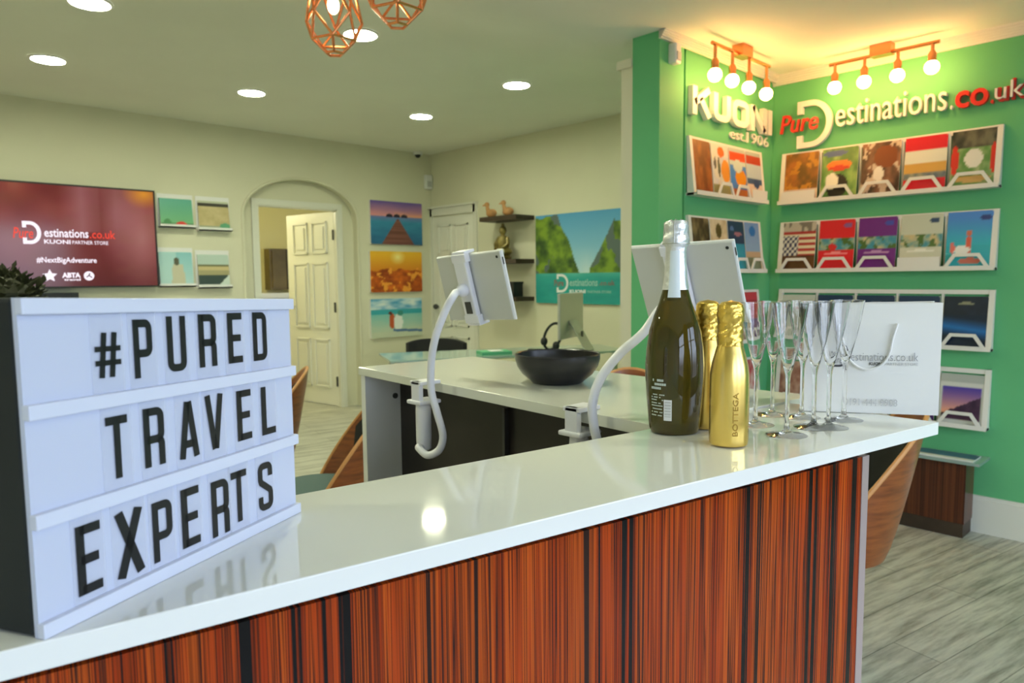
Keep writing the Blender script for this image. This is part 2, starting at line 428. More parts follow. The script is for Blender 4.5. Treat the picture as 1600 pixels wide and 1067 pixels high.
def pier(u, v):
    hz = .66
    if v > hz: c = mixc(H('e89a9a'), H('6a58a8'), (v-hz)/.34+.25*(fbm(u*3, v*9, 2)-.5)); c = mixc(c, H('f0b070'), max(0, .5-(v-hz)*4)*(u > .45))
    else: c = mixc(H('3f9ac0'), H('27628e'), 1-v/hz+.4*(fbm(u*4, v*12, 5)-.5)); c = mixc(c, H('8a78b8'), max(0, 1-abs(v-hz)*7)*.8)
    if v < hz-.06 and abs(u-.52) < .33*(hz-.06-v)/hz+.015: c = mixc(H('6a4038'), H('8a5a50'), vn(u*2, v*40, 1))
    for x in (.36, .5, .64):
        if abs(u-x) < .06 and hz-.03 < v < hz+.06-abs(u-x)*.5: c = H('2c2438')
    return c
def festival(u, v):
    c = mixc(H('c86418'), H('f2b830'), (v-.25)*1.5); c = mixc(c, H('fff0a0'), max(0, 1-sqrt(((u-.52)/.16)**2+((v-.86)/.2)**2)))
    if v < .55+.12*(vn(u*9, 1, 3)-.5): c = mixc(H('d86a18'), H('8c3a0c'), (fbm(u*9, v*9, 4)-.3)*2)
    if fbm(u*11, v*9, 8) > .66 and v < .6: c = H('f0a038')
    return c
def beach(u, v):
    if v > .72: c = mixc(H('e0ecec'), H('4a9ac8'), (fbm(u*4, v*9, 2)-.25)*2)
    elif v > .60: c = H('3aa6b4')
    else: c = mixc(H('7cc4c0'), H('c8d0b8'), (.65-v)*2+.4*(fbm(u*3, v*8, 6)-.5))
    if ((u-.40)/.06)**2+((v-.42)/.20)**2 < 1: c = H('c05a30')
    if ((u-.37)/.035)**2+((v-.62)/.05)**2 < 1: c = H('5a3020')
    if ((u-.52)/.09)**2+((v-.38)/.22)**2 < 1: c = H('e8ece8')
    if ((u-.56)/.06)**2+((v-.62)/.07)**2 < 1: c = H('3a8a80')
    if abs(v-(.16-.08*(u-.7))) < .035 and u > .42: c = H('5a7aa0')
    return c
def lagoon(u, v):
    c = mixc(H('a8d0e0'), H('4a98cc'), (v-.3)*1.3); c = mixc(c, H('f0f0ea'), max(0, 1-abs(u-.62)*5)*max(0, .62-v)*1.6)
    hl = .98 - max(0, u-.28)*2.1 - .9*max(0, u-.42) + .08*(fbm(u*12, 1, 3)-.5); hl = max(hl, .30)
    hr = .38+(u-.66)*1.9+.08*(fbm(u*11, 7, 5)-.5)
    if u > .93: hr = .88
    if (v < hl and u < .68) or (u > .66 and v < hr):
        t = fbm(u*10, v*9, 1); c = mixc(H('2e4a20'), H('7c9a2e'), (t-.25)*2.2)
        if fbm(u*7, v*4, 9) > .60: c = H('5a6a68')
    if v < .34: c = mixc(H('1c8c8c'), H('2aa6a0'), fbm(u*5, v*16, 4)); c = mixc(c, H('8ad0c0'), max(0, (v-.27)*9)*vn(u*8, 2, 3))
    return c
def tvart(u, v):
    c = mixc(H('6a1a1e'), H('8e3a34'), fbm(u*4, v*3, 2)*1.3); c = mixc(c, H('4a1420'), max(0, .45-v)*1.2)
    c = mixc(c, H('c89aa0'), .42*max(0, 1-abs(u-.80)*6)*min(1, max(0, v-.2)*2)); c = mixc(c, H('7a4a28'), .35*max(0, fbm(u*7, v*6, 13)-.4)*2)  # pale upright band: window reflection painted into the screen colour
    if .52 < u < .72 and v > .55: c = mixc(c, H('c08a90'), .55*max(0, 1-abs(u-.63)*9))
    c = mixc(c, H('d8a0a0'), .55*max(0, 1-sqrt(((u-.93)/.22)**2+((v-.5)/.7)**2))); c = mixc(c, H('f0a030'), max(0, 1-sqrt(((u-.95)/.12)**2+((v-.97)/.16)**2)))
    if u < .25 and v > .6: c = mixc(c, H('a84a7a'), .4*fbm(u*5, v*6, 8))
    return c

# ------------------------------------------------------------------ the room
ZC = 2.615; ZL = 2.435
YB, XR, XG, YK = 6.217, 4.755, 4.058, 2.007
XL, YF = -1.7, -2.3
HY = 9.2
struct('floor', MB().box((XL, YF, -.05), (5.6, HY, 0)), M['floor'])
def ceil_z(y):
    t = max(0, min(1, (y-2.15)/1.15)); t = t*t*(3-2*t); return ZL+(ZC-ZL)*t
ys = [YF-.1, 0, 1.2, 2.15] + [2.15+1.15*i/14 for i in range(1, 15)] + [4.5, YB+.15]
cm = MB(); n = len(ys)
vs = []
for y in ys: vs += [(XL-.1, y, ceil_z(y)), (XR+.1, y, ceil_z(y)), (XL-.1, y, ZC+.12), (XR+.1, y, ZC+.12)]
fs = []
for i in range(n-1):
    a = 4*i; fs += [(a, a+1, a+5, a+4), (a+2, a+6, a+7, a+3), (a, a+4, a+6, a+2), (a+1, a+3, a+7, a+5)]
fs += [(0, 2, 3, 1), (4*n-4, 4*n-3, 4*n-1, 4*n-2)]
cm.add(vs, fs); struct('ceiling', cm, M['ceil'], smooth=True)

BK = Plane((0, YB, 0), (1, 0, 0)); RTW = Plane((XR, 0, 0), (0, -1, 0)); GW = Plane((XG, 0, 0), (0, -1, 0)); KW = Plane((0, YK, 0), (1, 0, 0))
# back wall with a shallow arched niche
ax0 = BK.uv(381, 400)[0]; ax1 = BK.uv(560, 400)[0]; atop = BK.uv(465, 279)[1]; aspr = BK.uv(560, 346)[1]
acx, ahw = (ax0+ax1)/2, (ax1-ax0)/2
ap = [(acx+ahw*cos(RAD(180-180*i/24)), aspr+(atop-aspr)*sin(RAD(180*i/24))) for i in range(25)]
NR = .09
w = MB()
w.box((XL, YB, 0), (ax0, YB+.15, ZC)); w.box((ax1, YB, 0), (XR+.1, YB+.15, ZC))
for (x0, z0), (x1, z1) in zip(ap, ap[1:]):
    w.prism([(x0, YB, z0), (x1, YB, z1), (x1, YB, ZC), (x0, YB, ZC)], (0, .15, 0))
NI = Plane((0, YB+NR, 0), (1, 0, 0))
dx0 = NI.uv(404, 400)[0]; dx1 = NI.uv(529, 450)[0]; dzt = NI.uv(527, 328)[1]
w.box((ax0-.01, YB+NR, 0), (dx0, YB+.15, atop)); w.box((dx1, YB+NR, 0), (ax1+.01, YB+.15, atop)); w.box((dx0, YB+NR, dzt), (dx1, YB+.15, atop))
struct('wall_back', w, M['cream'])
t = MB()
tw = .055
t.box((dx0-tw, YB+NR-.018, 0), (dx0, YB+NR, dzt+tw)); t.box((dx1, YB+NR-.018, 0), (dx1+tw, YB+NR, dzt+tw)); t.box((dx0, YB+NR-.018, dzt), (dx1, YB+NR, dzt+tw))
t.box((dx0-.002, YB+NR-.01, 0), (dx0+.012, YB+.16, dzt)); t.box((dx1-.012, YB+NR-.01, 0), (dx1+.002, YB+.16, dzt)); t.box((dx0, YB+NR-.01, dzt-.012), (dx1, YB+.16, dzt))
struct('trim_1', t, M['white_trim'])
# thin moulding that follows the arch
pts = [(ax0, YB-.004, 0.0)] + [(x, YB-.004, z) for x, z in ap] + [(ax1, YB-.004, 0.0)]
struct('trim_2', MB().tube(pts, .014, 8), M['cream'], smooth=True)
struct('baseboard_back', MB().box((XL, YB-.018, 0), (ax0-.02, YB, .16)).box((ax1+.02, YB-.018, 0), (XR, YB, .16)), M['white_trim'])

def six_panel(mb, P, w, h, d):                # leaf with six recessed fields standing proud on the face
    mb.pbox(P, 0, w, 0, h, -d, 0)
    for v0, v1 in ((.12, .30), (.36, .72), (.765, .94)):
        a, b = (v0*h, v1*h) if v0 < .7 else (.79*h, .955*h)
        if .3 < v0 < .7: a, b = .40*h, .745*h
        if v0 < .3: a, b = .09*h, .345*h
        for u0, u1 in ((.14, .455), (.545, .86)):
            x0, x1 = u0*w, u1*w
            for q in ((x0, x1, a, a+.018), (x0, x1, b-.018, b), (x0, x0+.018, a, b), (x1-.018, x1, a, b)): mb.pbox(P, *q, 0, .014)
            mb.pbox(P, x0+.05, x1-.05, a+.05, b-.05, 0, .012)
# open door leaf, hinged on the right jamb and swung into the hall
ha = RAD(99)
hinge = V3((dx1-.014, YB+.13, 0)); fdir = V3((cos(ha), sin(ha), 0))
DL = Plane(hinge + fdir*.765 + V3((0, 0, .008)), -fdir)
d = MB(); six_panel(d, DL, .765, dzt-.022, .036)
do = struct('door_1', d, M['door'])
for z in (.25, 1.0, 1.72):
    hp = MB(); hp.pbox(DL, .752, .768, z-.05, z+.05, 0, .012); part('hinge', hp, M['dkgrey'], do, label='dark metal hinge')
hh = MB(); hh.tube([DL.pt(.06, 1.0, 0), DL.pt(.06, 1.0, .05)], .008).tube([DL.pt(.06, 1.0, .045), DL.pt(.17, 1.0, .05)], .009); part('handle', hh, M['alu'], do)
# hall behind the door
struct('wall_hall', MB().box((2.2, HY, 0), (5.6, HY+.1, 2.6)).box((2.1, YB+.15, 0), (2.2, HY, 2.6)).box((5.5, YB+.15, 0), (5.6, HY, 2.6)), M['hallcream'])
struct('ceiling_hall', MB().box((2.1, YB+.15, 2.5), (5.6, HY+.1, 2.6)), M['hallcream'])
HP = Plane((0, HY, 0), (1, 0, 0))
u0, v1 = HP.uv(412, 389); u1, v0 = HP.uv(452, 452)
cb = thing('wall_cupboard', 'brown wall cupboard seen through the open archway door', 'cupboard', HP.pt((u0+u1)/2, v0, .0))
part('carcass', MB().pbox(HP, u0, u1, v0, v1, 0, .16), M['cupb'], cb)
part('door', MB().pbox(HP, u0+.03, u1-.12, v0+.03, v1-.03, .16, .18), M['cupb'], cb)
part('side_panel', MB().pbox(HP, u1-.10, u1, v0, v1, .16, .178), M['black'], cb, label='black side strip')
solo('worktop', MB().pbox(HP, u0-.6, u1+.5, v0-.10, v0-.04, .002, .45).pbox(HP, u0-.6, u1+.5, 0, v0-.10, .002, .42), M['white_trim'], 'white hall counter under the brown cupboard beyond the doorway', 'counter')

# right wall with closed door
struct('wall_right', MB().box((XR, YK+.16, 0), (XR+.12, YB+.15, ZC)), M['cream'])
ry0 = RTW.uv(676, 450)[0]; ry1 = RTW.uv(746, 450)[0]; rzt = RTW.uv(712, 330)[1]
R2 = Plane((XR-.012, -ry0-.04, .006), (0, -1, 0))
d = MB(); six_panel(d, R2, ry1-ry0-.06, rzt-.05, .012); d2 = struct('door_2', d, M['door'])
hh = MB(); hh.ball(R2.pt(.09, .98, .05), .03).tube([R2.pt(.09, .98, 0), R2.pt(.09, .98, .05)], .012); part('handle', hh, M['dkgrey'], d2, True, 'dark round door knob')
t = MB()
t.pbox(RTW, ry0-.02, ry0+.035, 0, rzt+.05, 0, .022); t.pbox(RTW, ry1-.035, ry1+.02, 0, rzt+.05, 0, .022); t.pbox(RTW, ry0, ry1, rzt-.03, rzt+.05, 0, .022)
t.pbox(RTW, ry0-.03, ry1+.03, rzt+.05, rzt+.07, 0, .045)
struct('trim_3', t, M['white_trim'])
struct('baseboard_right', MB().box((XR-.018, YK+.2, 0), (XR, -ry1-.03, .16)), M['white_trim'])

# green alcove: display wall and partition
struct('wall_display', MB().box((XG, YF, 0), (XG+.12, YK, ZL+.01)), M['green'])
xn = 2.89
struct('wall_partition', MB().box((xn+.24, YK, 0), (XR+.1, YK+.16, ZL+.03)), M['green'])
struct('wall_pillar', MB().box((xn, YK-.012, 0), (xn+.205, YK+.145, ZL+.03)).box((xn+.205, YK+.02, 0), (xn+.24, YK+.145, ZL+.03)), M['green'])
t = MB(); t.box((xn+.002, YK+.145, 0), (xn+.12, YK+.215, 2.30)); t.box((xn-.012, YK+.145, 2.30), (xn+.13, YK+.235, 2.34)); struct('trim_4', t, M['cream'])
t = MB()
for i in range(5):                            # stepped cornice strip
    a = i/5
    t.box((XG-.012-.03*a, YF, ZL-.055+.055*a), (XG, YK-.001, ZL-.055+.055*(a+.2)+.004)); t.box((xn-.01, YK-.026-.03*a, ZL-.04+.045*a), (XG, YK-.012, ZL-.04+.045*(a+.2)+.004))
struct('trim_5', t, M['white_trim'])
struct('baseboard_display', MB().box((XG-.02, YF, 0), (XG, YK, .165)).box((XG-.012, YF, .165), (XG, YK, .185)), M['white_trim'])
# unseen sides: left wall and the shop front with its windows
struct('wall_left', MB().box((XL-.1, YF, 0), (XL, YB+.15, ZC+.05)), M['cream'])
w = MB(); wins = [(-1.55, -.1), (.05, 1.5), (1.65, 3.1)]
w.box((XL-.1, YF-.12, 0), (XG+.12, YF, .55)); w.box((XL-.1, YF-.12, 2.3), (XG+.12, YF, ZC+.05))
xs = [XL-.1] + [x for ab in wins for x in ab] + [XG+.12]
for i in range(0, len(xs), 2): w.box((xs[i], YF-.12, .55), (xs[i+1], YF, 2.3))
struct('wall_front', w, M['cream'])
for i, (a, b) in enumerate(wins):
    f = MB(); q = .05
    f.box((a, YF-.09, .55), (a+q, YF-.04, 2.3)); f.box((b-q, YF-.09, .55), (b, YF-.04, 2.3)); f.box((a, YF-.09, .55), (b, YF-.04, .60)); f.box((a, YF-.09, 2.25), (b, YF-.04, 2.3)); f.box((a, YF-.085, 1.72), (b, YF-.045, 1.76))
    struct('window_%d' % (i+1), f, M['white_trim'])

# ------------------------------------------------------------------ ceiling lights
def downlight(loc, label):
    x, y = loc; z = ceil_z(y)
    t = thing('ceiling_downlight', label, 'downlight', (x, y, z), 'round ceiling downlights')
    part('rim', MB().lathe([(.088, -.001), (.101, -.001), (.101, -.006), (.088, -.010), (.088, -.001)], (x, y, z), 32, None, False), M['white'], t, True)
    part('diffuser', MB().lathe([(0, -.006), (.089, -.006), (.089, -.001), (0, -.001)], (x, y, z), 32), M['dl'], t)
for (px, py), lb in {
        (140, 3): 'round ceiling downlight cut by the top edge of the photo, nearest the camera',
        (75, 92): 'round ceiling downlight above the television', (393, 144): 'round ceiling downlight above the arched doorway',
        (563, 53): 'round ceiling downlight partly behind the lower copper pendant', (658, 181): 'round ceiling downlight nearest the far corner with the alarm sensor',
        (807, 132): 'round ceiling downlight in front of the floating shelves'}.items():
    p = on(2, ZC, px, py); downlight((p.x, p.y), lb)
for x, y, lb in ((1.0, 1.6, 'added unseen round ceiling downlight over the front of the counter'), (-.7, 3.9, 'added unseen round ceiling downlight by the left wall'), (-.7, 1.6, 'added unseen round ceiling downlight over the left of the counter'), (1.6, -.6, 'added unseen round ceiling downlight near the shop window')):  # out-of-view downlights added to brighten the room
    downlight((x, y), lb)

def pendant(px, py, dist, s, label, bulb_on):
    d = ray(px, py); b = EYE + d*(dist/d.dot(FW)); x, y, z = b
    t = thing('pendant_light', label, 'pendant light', (x, y, ceil_z(y)), 'copper cage pendant lights')
    rings = [(.034*s, 0, 5, 20), (.090*s, .048*s, 5, 20), (.118*s, .135*s, 5, 56), (.085*s, .27*s, 5, 20), (.02*s, .36*s, 5, 20)]
    R = [[V3((x+r*cos(RAD(o+72*k)), y+r*sin(RAD(o+72*k)), z+h)) for k in range(5)] for r, h, n_, o in rings]
    cg = MB()
    def rod(a, b): cg.tube([a, b], .0056, 8)
    for r in (R[0], R[1], R[3]):
        for k in range(5): rod(r[k], r[(k+1) % 5])
    for k in range(5):
        rod(R[0][k], R[1][k]); rod(R[1][k], R[2][k]); rod(R[1][(k+1) % 5], R[2][k]); rod(R[2][k], R[3][k]); rod(R[2][k], R[3][(k+1) % 5]); rod(R[3][k], R[4][k])
    part('cage', cg, M['copper'], t, True)
    zt = z+.36*s
    bh = part('bulb_holder', MB().lathe([(.018, .23*s), (.022, .24*s), (.022, .30*s), (.012, .36*s)], (x, y, z), 16), M['copper'], t, True)
    part('bulb', MB().ball((x, y, z+.19*s), .024*s, None, .034*s), M['pbulb'], bh, True)
    part('cord', MB().tube([(x, y, zt-.01), (x, y, ceil_z(y)-.02)], .004, 8), M['black'], t)
    part('ceiling_rose', MB().lathe([(.05, -.03), (.05, 0), (0, 0)], (x, y, ceil_z(y)), 24), M['copper'], t)
pendant(523, 84, 2.9, 1.0, 'copper wire cage pendant light hanging lower, in front of a downlight', 1)
pendant(621, 40, 2.75, 1.1, 'copper wire cage pendant light hanging higher, right of the lower one', 1)

def spotbar(P, dist, pts, can, label):
    O = Plane(P.O + P.N*dist, P.U)
    uvs = [O.uv(*p) for p in pts]; cu = O.uv(*can)
    zt = ceil_z((O.O+O.U*cu[0]).y)
    t = thing('spotlight_bar', label, 'spotlight bar', O.pt(cu[0], zt), 'copper spotlight bars')
    zb = zt-.045; r = .033
    part('bar', MB().tube([O.pt(uvs[0][0]-.03, zb), O.pt(uvs[-1][0]+.03, zb)], .009, 10), M['copper'], t, True)
    part('canopy', MB().pbox(O, cu[0]-.05, cu[0]+.05, zb-.010, zt, -.03, .03), M['copper'], t)
    for u, v in uvs:
        b = O.pt(u, v)
        lh_ = part('lamp_holder', MB().tube([O.pt(u, zb), O.pt(u, v+r+.02)], .008, 8).lathe([(.017, r-.008), (.019, r+.03), (.010, r+.045)], b, 14), M['copper'], t, True)
        part('globe_bulb', MB().ball(b, r, None, None, 20, 14), M['globe'], lh_, True)
spotbar(KW, .16, [(1117, 117), (1144, 126), (1170, 137), (1197, 147)], (1160, 97), 'copper bar of four globe bulbs above the four-letter white sign')
spotbar(GW, .16, [(1304, 137), (1350, 128), (1402, 118), (1456, 105)], (1378, 90), 'copper bar of four globe bulbs above the long red and white sign')

# ------------------------------------------------------------------ wall signs
def pl(P): return lambda x, y, d: P.pt(x, y, d)
t0 = KW.uv(1072, 180); t1 = KW.uv(1199, 203); tk = KW.uv(1072, 130)
sg = thing('wall_sign', 'white raised letter sign with small year line on the narrow green wall', 'sign', KW.pt((t0[0]+t1[0])/2, t0[1], 0))
mb = MB(); U0, U1, Z0, Z1 = t0[0]+.01, t1[0]-.005, t0[1]+.005, tk[1]-.01
wd = {'K': .98, 'U': .95, 'O': 1.0, 'N': 1.0, 'I': .24}; tot = sum(wd[c] for c in 'KUONI')+.12*4; k = (U1-U0)/tot; x = U0
for ch in 'KUONI':
    vs, fs = glyph(ch, wd[ch], .23, .22); hgt = Z1-Z0
    ext2(mb, [(x+v[0]*k, Z0+v[1]*hgt) for v in vs], fs, pl(KW), .004, .032); x += (wd[ch]+.12)*k
part('large_lettering', mb, M['white_letter'], sg)
a = KW.uv(1138, 222); b = KW.uv(1198, 234); c = KW.uv(1198, 214)
w1 = a[0]+(b[0]-a[0])*.40
part('small_lettering', text_on(MB(), 'est.', pl(KW), a[0], w1-.008, b[1]+.01, c[1]-.02, .002, .012), M['white_letter'], sg)
part('year_lettering', text_on(MB(), '1906', pl(KW), w1+.01, b[0], b[1]+.01, c[1]-.005, .002, .012), M['white_letter'], sg)

sg = thing('wall_sign', 'long red and white raised letter web address sign on the green wall', 'sign', GW.pt(GW.uv(1400, 180)[0], GW.uv(1400, 180)[1]))
def fit(P, l, r, top, bot):                   # left/right pixel at mid height, top & bottom pixel at left
    return P.uv(*l)[0], P.uv(*r)[0], P.uv(*bot)[1], P.uv(*top)[1]
def gtext(body, l, r, top, bot, m, nm, bold=0, shear=0, d=(.004, .03)):
    u0, u1, v0, v1 = fit(GW, l, r, top, bot); part(nm, text_on(MB(), body, pl(GW), u0, u1, v0, v1, d[0], d[1], bold, shear), M[m], sg)
gtext('Pure', (1224, 197), (1283, 193), (1224, 184), (1224, 212), 'red_letter', 'red_lettering', .012, .2, (.03, .045))
part('arc', dlogo_px(GW, (1249, 195), (1303, 190), (1262, 159), (1262, 232), .030, .004, .03), M['white_letter'], sg)
gtext('estinations', (1309, 178), (1482, 158), (1345, 157), (1345, 194), 'white_letter', 'white_lettering', .0)
gtext('.', (1487, 170), (1491, 170), (1489, 166), (1489, 172), 'white_letter', 'white_stop')
gtext('co', (1495, 154), (1547, 152), (1520, 141), (1520, 168), 'red_letter', 'red_lettering', .02)
gtext('.', (1550, 160), (1555, 160), (1553, 157), (1553, 163), 'red_letter', 'red_stop')
gtext('uk', (1560, 140), (1606, 136), (1590, 122), (1590, 156), 'red_letter', 'red_lettering', .02, 0, (.002, .016))
gtext('uk', (1557, 138), (1602, 134), (1590, 125), (1590, 152), 'white_letter', 'white_lettering', -.005, 0, (.018, .03))

# ------------------------------------------------------------------ brochures and racks
def slab_art(P, uc, v0, w, h, d0, d1, th, art, nx=26, ny=34):
    """leaning booklet: foot at distance d0 from wall, head at d1, printed front"""
    mb = MB()
    def q(u, v, t=0): return P.pt(uc-w/2+w*u, v0+h*v, d0+(d1-d0)*v+t)
    mb.grid(lambda u, v: q(u, v, th), nx, ny, art)
    pw = lin(H('e4e2da'))
    for s in (((0, 0), (1, 0)), ((1, 0), (1, 1)), ((1, 1), (0, 1)), ((0, 1), (0, 0))):
        (a, b), (c, e) = s; mb.add([q(a, b), q(c, e), q(c, e, th), q(a, b, th)], [(0, 1, 2, 3)], pw)
    mb.add([q(0, 0), q(0, 1), q(1, 1), q(1, 0)], [(0, 1, 2, 3)], pw)
    return mb
def brochure(P, uc, v0, art, label, group, w=.178, h=.262, off=0):
    solo('brochure', slab_art(P, uc, v0, w, h, .040+off, .012+off, .005, art), M['art'], label, 'brochure', group)
def rack(P, u0, u1, vt, vb, nb, label, stops, solid=()):
    t = thing('brochure_rack', label, 'brochure rack', P.pt((u0+u1)/2, vb, 0), 'white wall brochure racks')
    bw = (u1-u0)/nb
    part('top_rail', MB().pbox(P, u0-.01, u1+.01, vt-.022, vt, 0, .014), M['rack'], t)
    part('ledge', MB().pbox(P, u0-.012, u1+.012, vb, vb+.012, 0, .066), M['rack'], t)
    part('front_lip', MB().pbox(P, u0-.012, u1+.012, vb, vb+.022, .062, .068), M['rack'], t)
    for i in range(nb+1):
        u = u0+bw*i; mb = MB(); e = .008 if 0 < i < nb else .012
        mb.prism([P.pt(u-e, vb, .008), P.pt(u-e, vb, .05), P.pt(u-e, vt, .016), P.pt(u-e, vt, 0)], P.U*(2*e)) if i in (0, nb) else mb.pbox(P, u-.006, u+.006, vb+.01, vt, 0, .012)
        part('upright', mb, M['rack'], t)
    for i in stops:
        c = u0+bw*(i+.5); a, b = bw*.44, bw*.24
        vs, fs = strokes([[(c-a, vb+.01), (c-b, vb+.075), (c+b, vb+.075), (c+a, vb+.01)]], .016)
        part('retainer', ext2(MB(), vs, fs, pl(P), .062, .069), M['rack'], t)
    for i in solid:
        c = u0+bw*(i+.5); part('pocket', MB().pbox(P, c-bw*.46, c+bw*.46, vb+.01, vb+.07, .062, .067), M['rack'], t)
    return t
gu0, gu1 = -1.925, -.868; gb = (gu1-gu0)/5
rows = []
for (tl, bl) in (((1222, 241), (1217, 322)), ((1222, 345), (1217, 425)), ((1222, 446), (1222, 535)), ((1222, 556), (1222, 640))): rows.append(None)
ROWZ = [(1.985, 1.690), (1.592, 1.300), (1.205, .908), (.815, .520)]
A1 = [
    (bands((.24, H('d8c8b8')), (1, photo(H('6a5020'), H('a86828'), 1, 4, 5, H('b8802a')))), 'brochure with a lion photo above a plain cream foot, top row'),
    (blob(bands((1, photo(H('4a7a3a'), H('8cb060'), 2))), [(.45, .25, .30, .24, H('181818')), (.3, .35, .18, .16, H('e8e8d8')), (.48, .66, .36, .10, H('e87828')), (.48, .60, .30, .05, H('c83018')), (.35, .90, .35, .06, H('3a5a90'))]), 'brochure with an orange-beaked bird on its green cover'),
    (blob(bands((1, photo(H('3a2a20'), H('8a6048'), 3, 4, 4, H('c0b0a0')))), [(.62, .72, .30, .22, H('7a4020')), (.45, .40, .14, .14, H('e0dcd4'))]), 'brochure with a brown and white animal photo on its cover'),
    (bands((.22, H('c8182a')), (.34, photo(H('5a6a78'), H('a0a088'), 4)), (.52, H('c8a050')), (.74, H('d8dcd0')), (1, H('cc1c2e'))), 'brochure with a red head and foot around a tan savanna band'),
    (blob(bands((.70, photo(H('5a8a48'), H('a8b890'), 5)), (1, photo(H('2a2e2a'), H('6a6a58'), 6))), [(.08, .48, .09, .26, H('c83020')), (.94, .48, .09, .26, H('c83020')), (.5, .50, .20, .16, H('d8dcd8')), (.5, .14, .4, .06, H('c8a868'))]), 'brochure with red sides on a dark green cover, top row end'),
]
def flag(u, v):
    if v < .30: return mixc(H('4a2c14'), H('6a4a20'), vn(u*6, v*9))
    if v > .82: return H('7a7468') if vn(u*10, v*4, 2) > .5 else H('b8b0a0')
    if u < .48 and v < .72: return H('d8d4c8') if (int(u*14)+int(v*16)) % 2 == 0 else H('2a2c50')
    return H('a82a28') if int(v*17) % 2 else H('dcd2b0')
def eurobroch(c, k, logo): return blob(bands((.40, c), (.62, photo(H('3a8aa0'), H('c8b888'), k, 5, 7, H('4a6a30'))), (1, c)), [(.80, .88, .12, .05, logo), (.5, .33, .34, .025, mixc(c, (1, 1, 1), .5))])
A2 = [
    (flag, 'brochure with a faded stars and stripes cover'),
    (blob(eurobroch(H('d81e28'), 2, H('8a5a90')), [(.4, .46, .12, .07, H('d02828'))]), 'bright red brochure with a holiday photo band'),
    (eurobroch(H('6a1e80'), 5, H('3a4ab0')), 'purple brochure with a holiday photo band'),
    (eurobroch(H('c8ccb8'), 7, H('2a4468')), 'pale cream brochure with a blue photo band'),
    (blob(bands((.40, H('28a8b8')), (1, lambda u, v: mixc(H('2ab0c0'), H('4888d8'), (v-.4)*2))), [(.5, .40, .07, .18, H('d85a40')), (.5, .62, .05, .05, H('c8684a')), (.34, .32, .20, .07, H('e8e8e4')), (.14, .36, .06, .10, H('d86a60')), (.85, .88, .13, .05, H('2a3a80')), (.55, .12, .25, .06, H('c86a5a'))]), 'turquoise and blue sea brochure with a red figure'),
]
nv = lambda k: blob(bands((1, lambda u, v: mixc(H('14243c'), H('203858'), v+.3*(fbm(u*3, v*3, k)-.5)))), [(.5, .84, .14, .03, H('8a98a8')), (.5, .76, .3, .012, H('6a7a8a'))])
def earth(u, v):
    if v > .62: return mixc(H('0c1420'), H('1a2a44'), fbm(u*3, v*3))
    return mixc(H('1a70b8'), H('0c2038'), abs(v-.42+.1*u)*5)
A3 = [
    (blob(bands((1, H('c4cabc'))), [(.5, .82, .18, .03, H('8a9aa0')), (.5, .70, .35, .012, H('c08080'))]), 'plain pale brochure at the corner end of the third row'),
    (nv(1), 'navy blue brochure next to the plain pale one'), (nv(2), 'navy blue brochure in the middle bay of the third row'), (nv(3), 'navy blue brochure beside the glowing blue horizon one'),
    (blob(earth, [(.5, .86, .16, .03, H('8a8a70'))]), 'dark brochure with a glowing blue horizon above the bag corner'),
]
def sunset_mt(u, v):
    if v > .84: return H('b0b4ac')
    if v > .76: return H('d0d0c8')
    if not .06 < u < .94 or v < .10: return H('c8ccc4')
    m = .16+.42*(u**1.1)+.05*fbm(u*8, 1)
    return mixc(H('2a1a34'), H('5a3a54'), fbm(u*9, v*9)) if v < m else mixc(H('f0a888'), H('4a3aa0'), (v-.25)*2)
A4 = [
    (photo(H('8a5a48'), H('c8a890'), 3), 'brown toned brochure low on the green wall near the corner'),
    (photo(H('3a4a6a'), H('9aa8b8'), 4), 'slate blue brochure low on the green wall behind the glasses'),
    (photo(H('a0a498'), H('d0d0c8'), 5), 'pale grey brochure low on the green wall behind the bag'),
    (photo(H('4a2a6a'), H('8a6a9a'), 6), 'violet brochure low on the green wall behind the bag'),
    (sunset_mt, 'brochure with a purple sunset mountain photo, lowest at the right end'),
]
gname = ['top', 'second', 'third', 'lowest']
for r, (A, (vt, vb)) in enumerate(zip((A1, A2, A3, A4), ROWZ)):
    st = {0: (1, 2, 3, 4), 1: (0, 1, 2, 4), 2: (0, 1, 2, 3, 4), 3: (0, 1, 2, 3, 4)}[r]; so = {0: (0,), 1: (3,), 2: (), 3: ()}[r]
    rack(GW, gu0, gu1, vt, vb, 5, 'white five bay brochure rack, %s on the wide green wall' % gname[r], st, so)
    for i, (art, lb) in enumerate(A):
        brochure(GW, gu0+gb*(i+.5)+(.0 if r else .004), vb+.0125, art, lb, 'brochures on the wide green wall', .192, .274 if r in (0, 1) else .252)
ku0, ku1 = 3.155, 3.885; kb = (ku1-ku0)/4
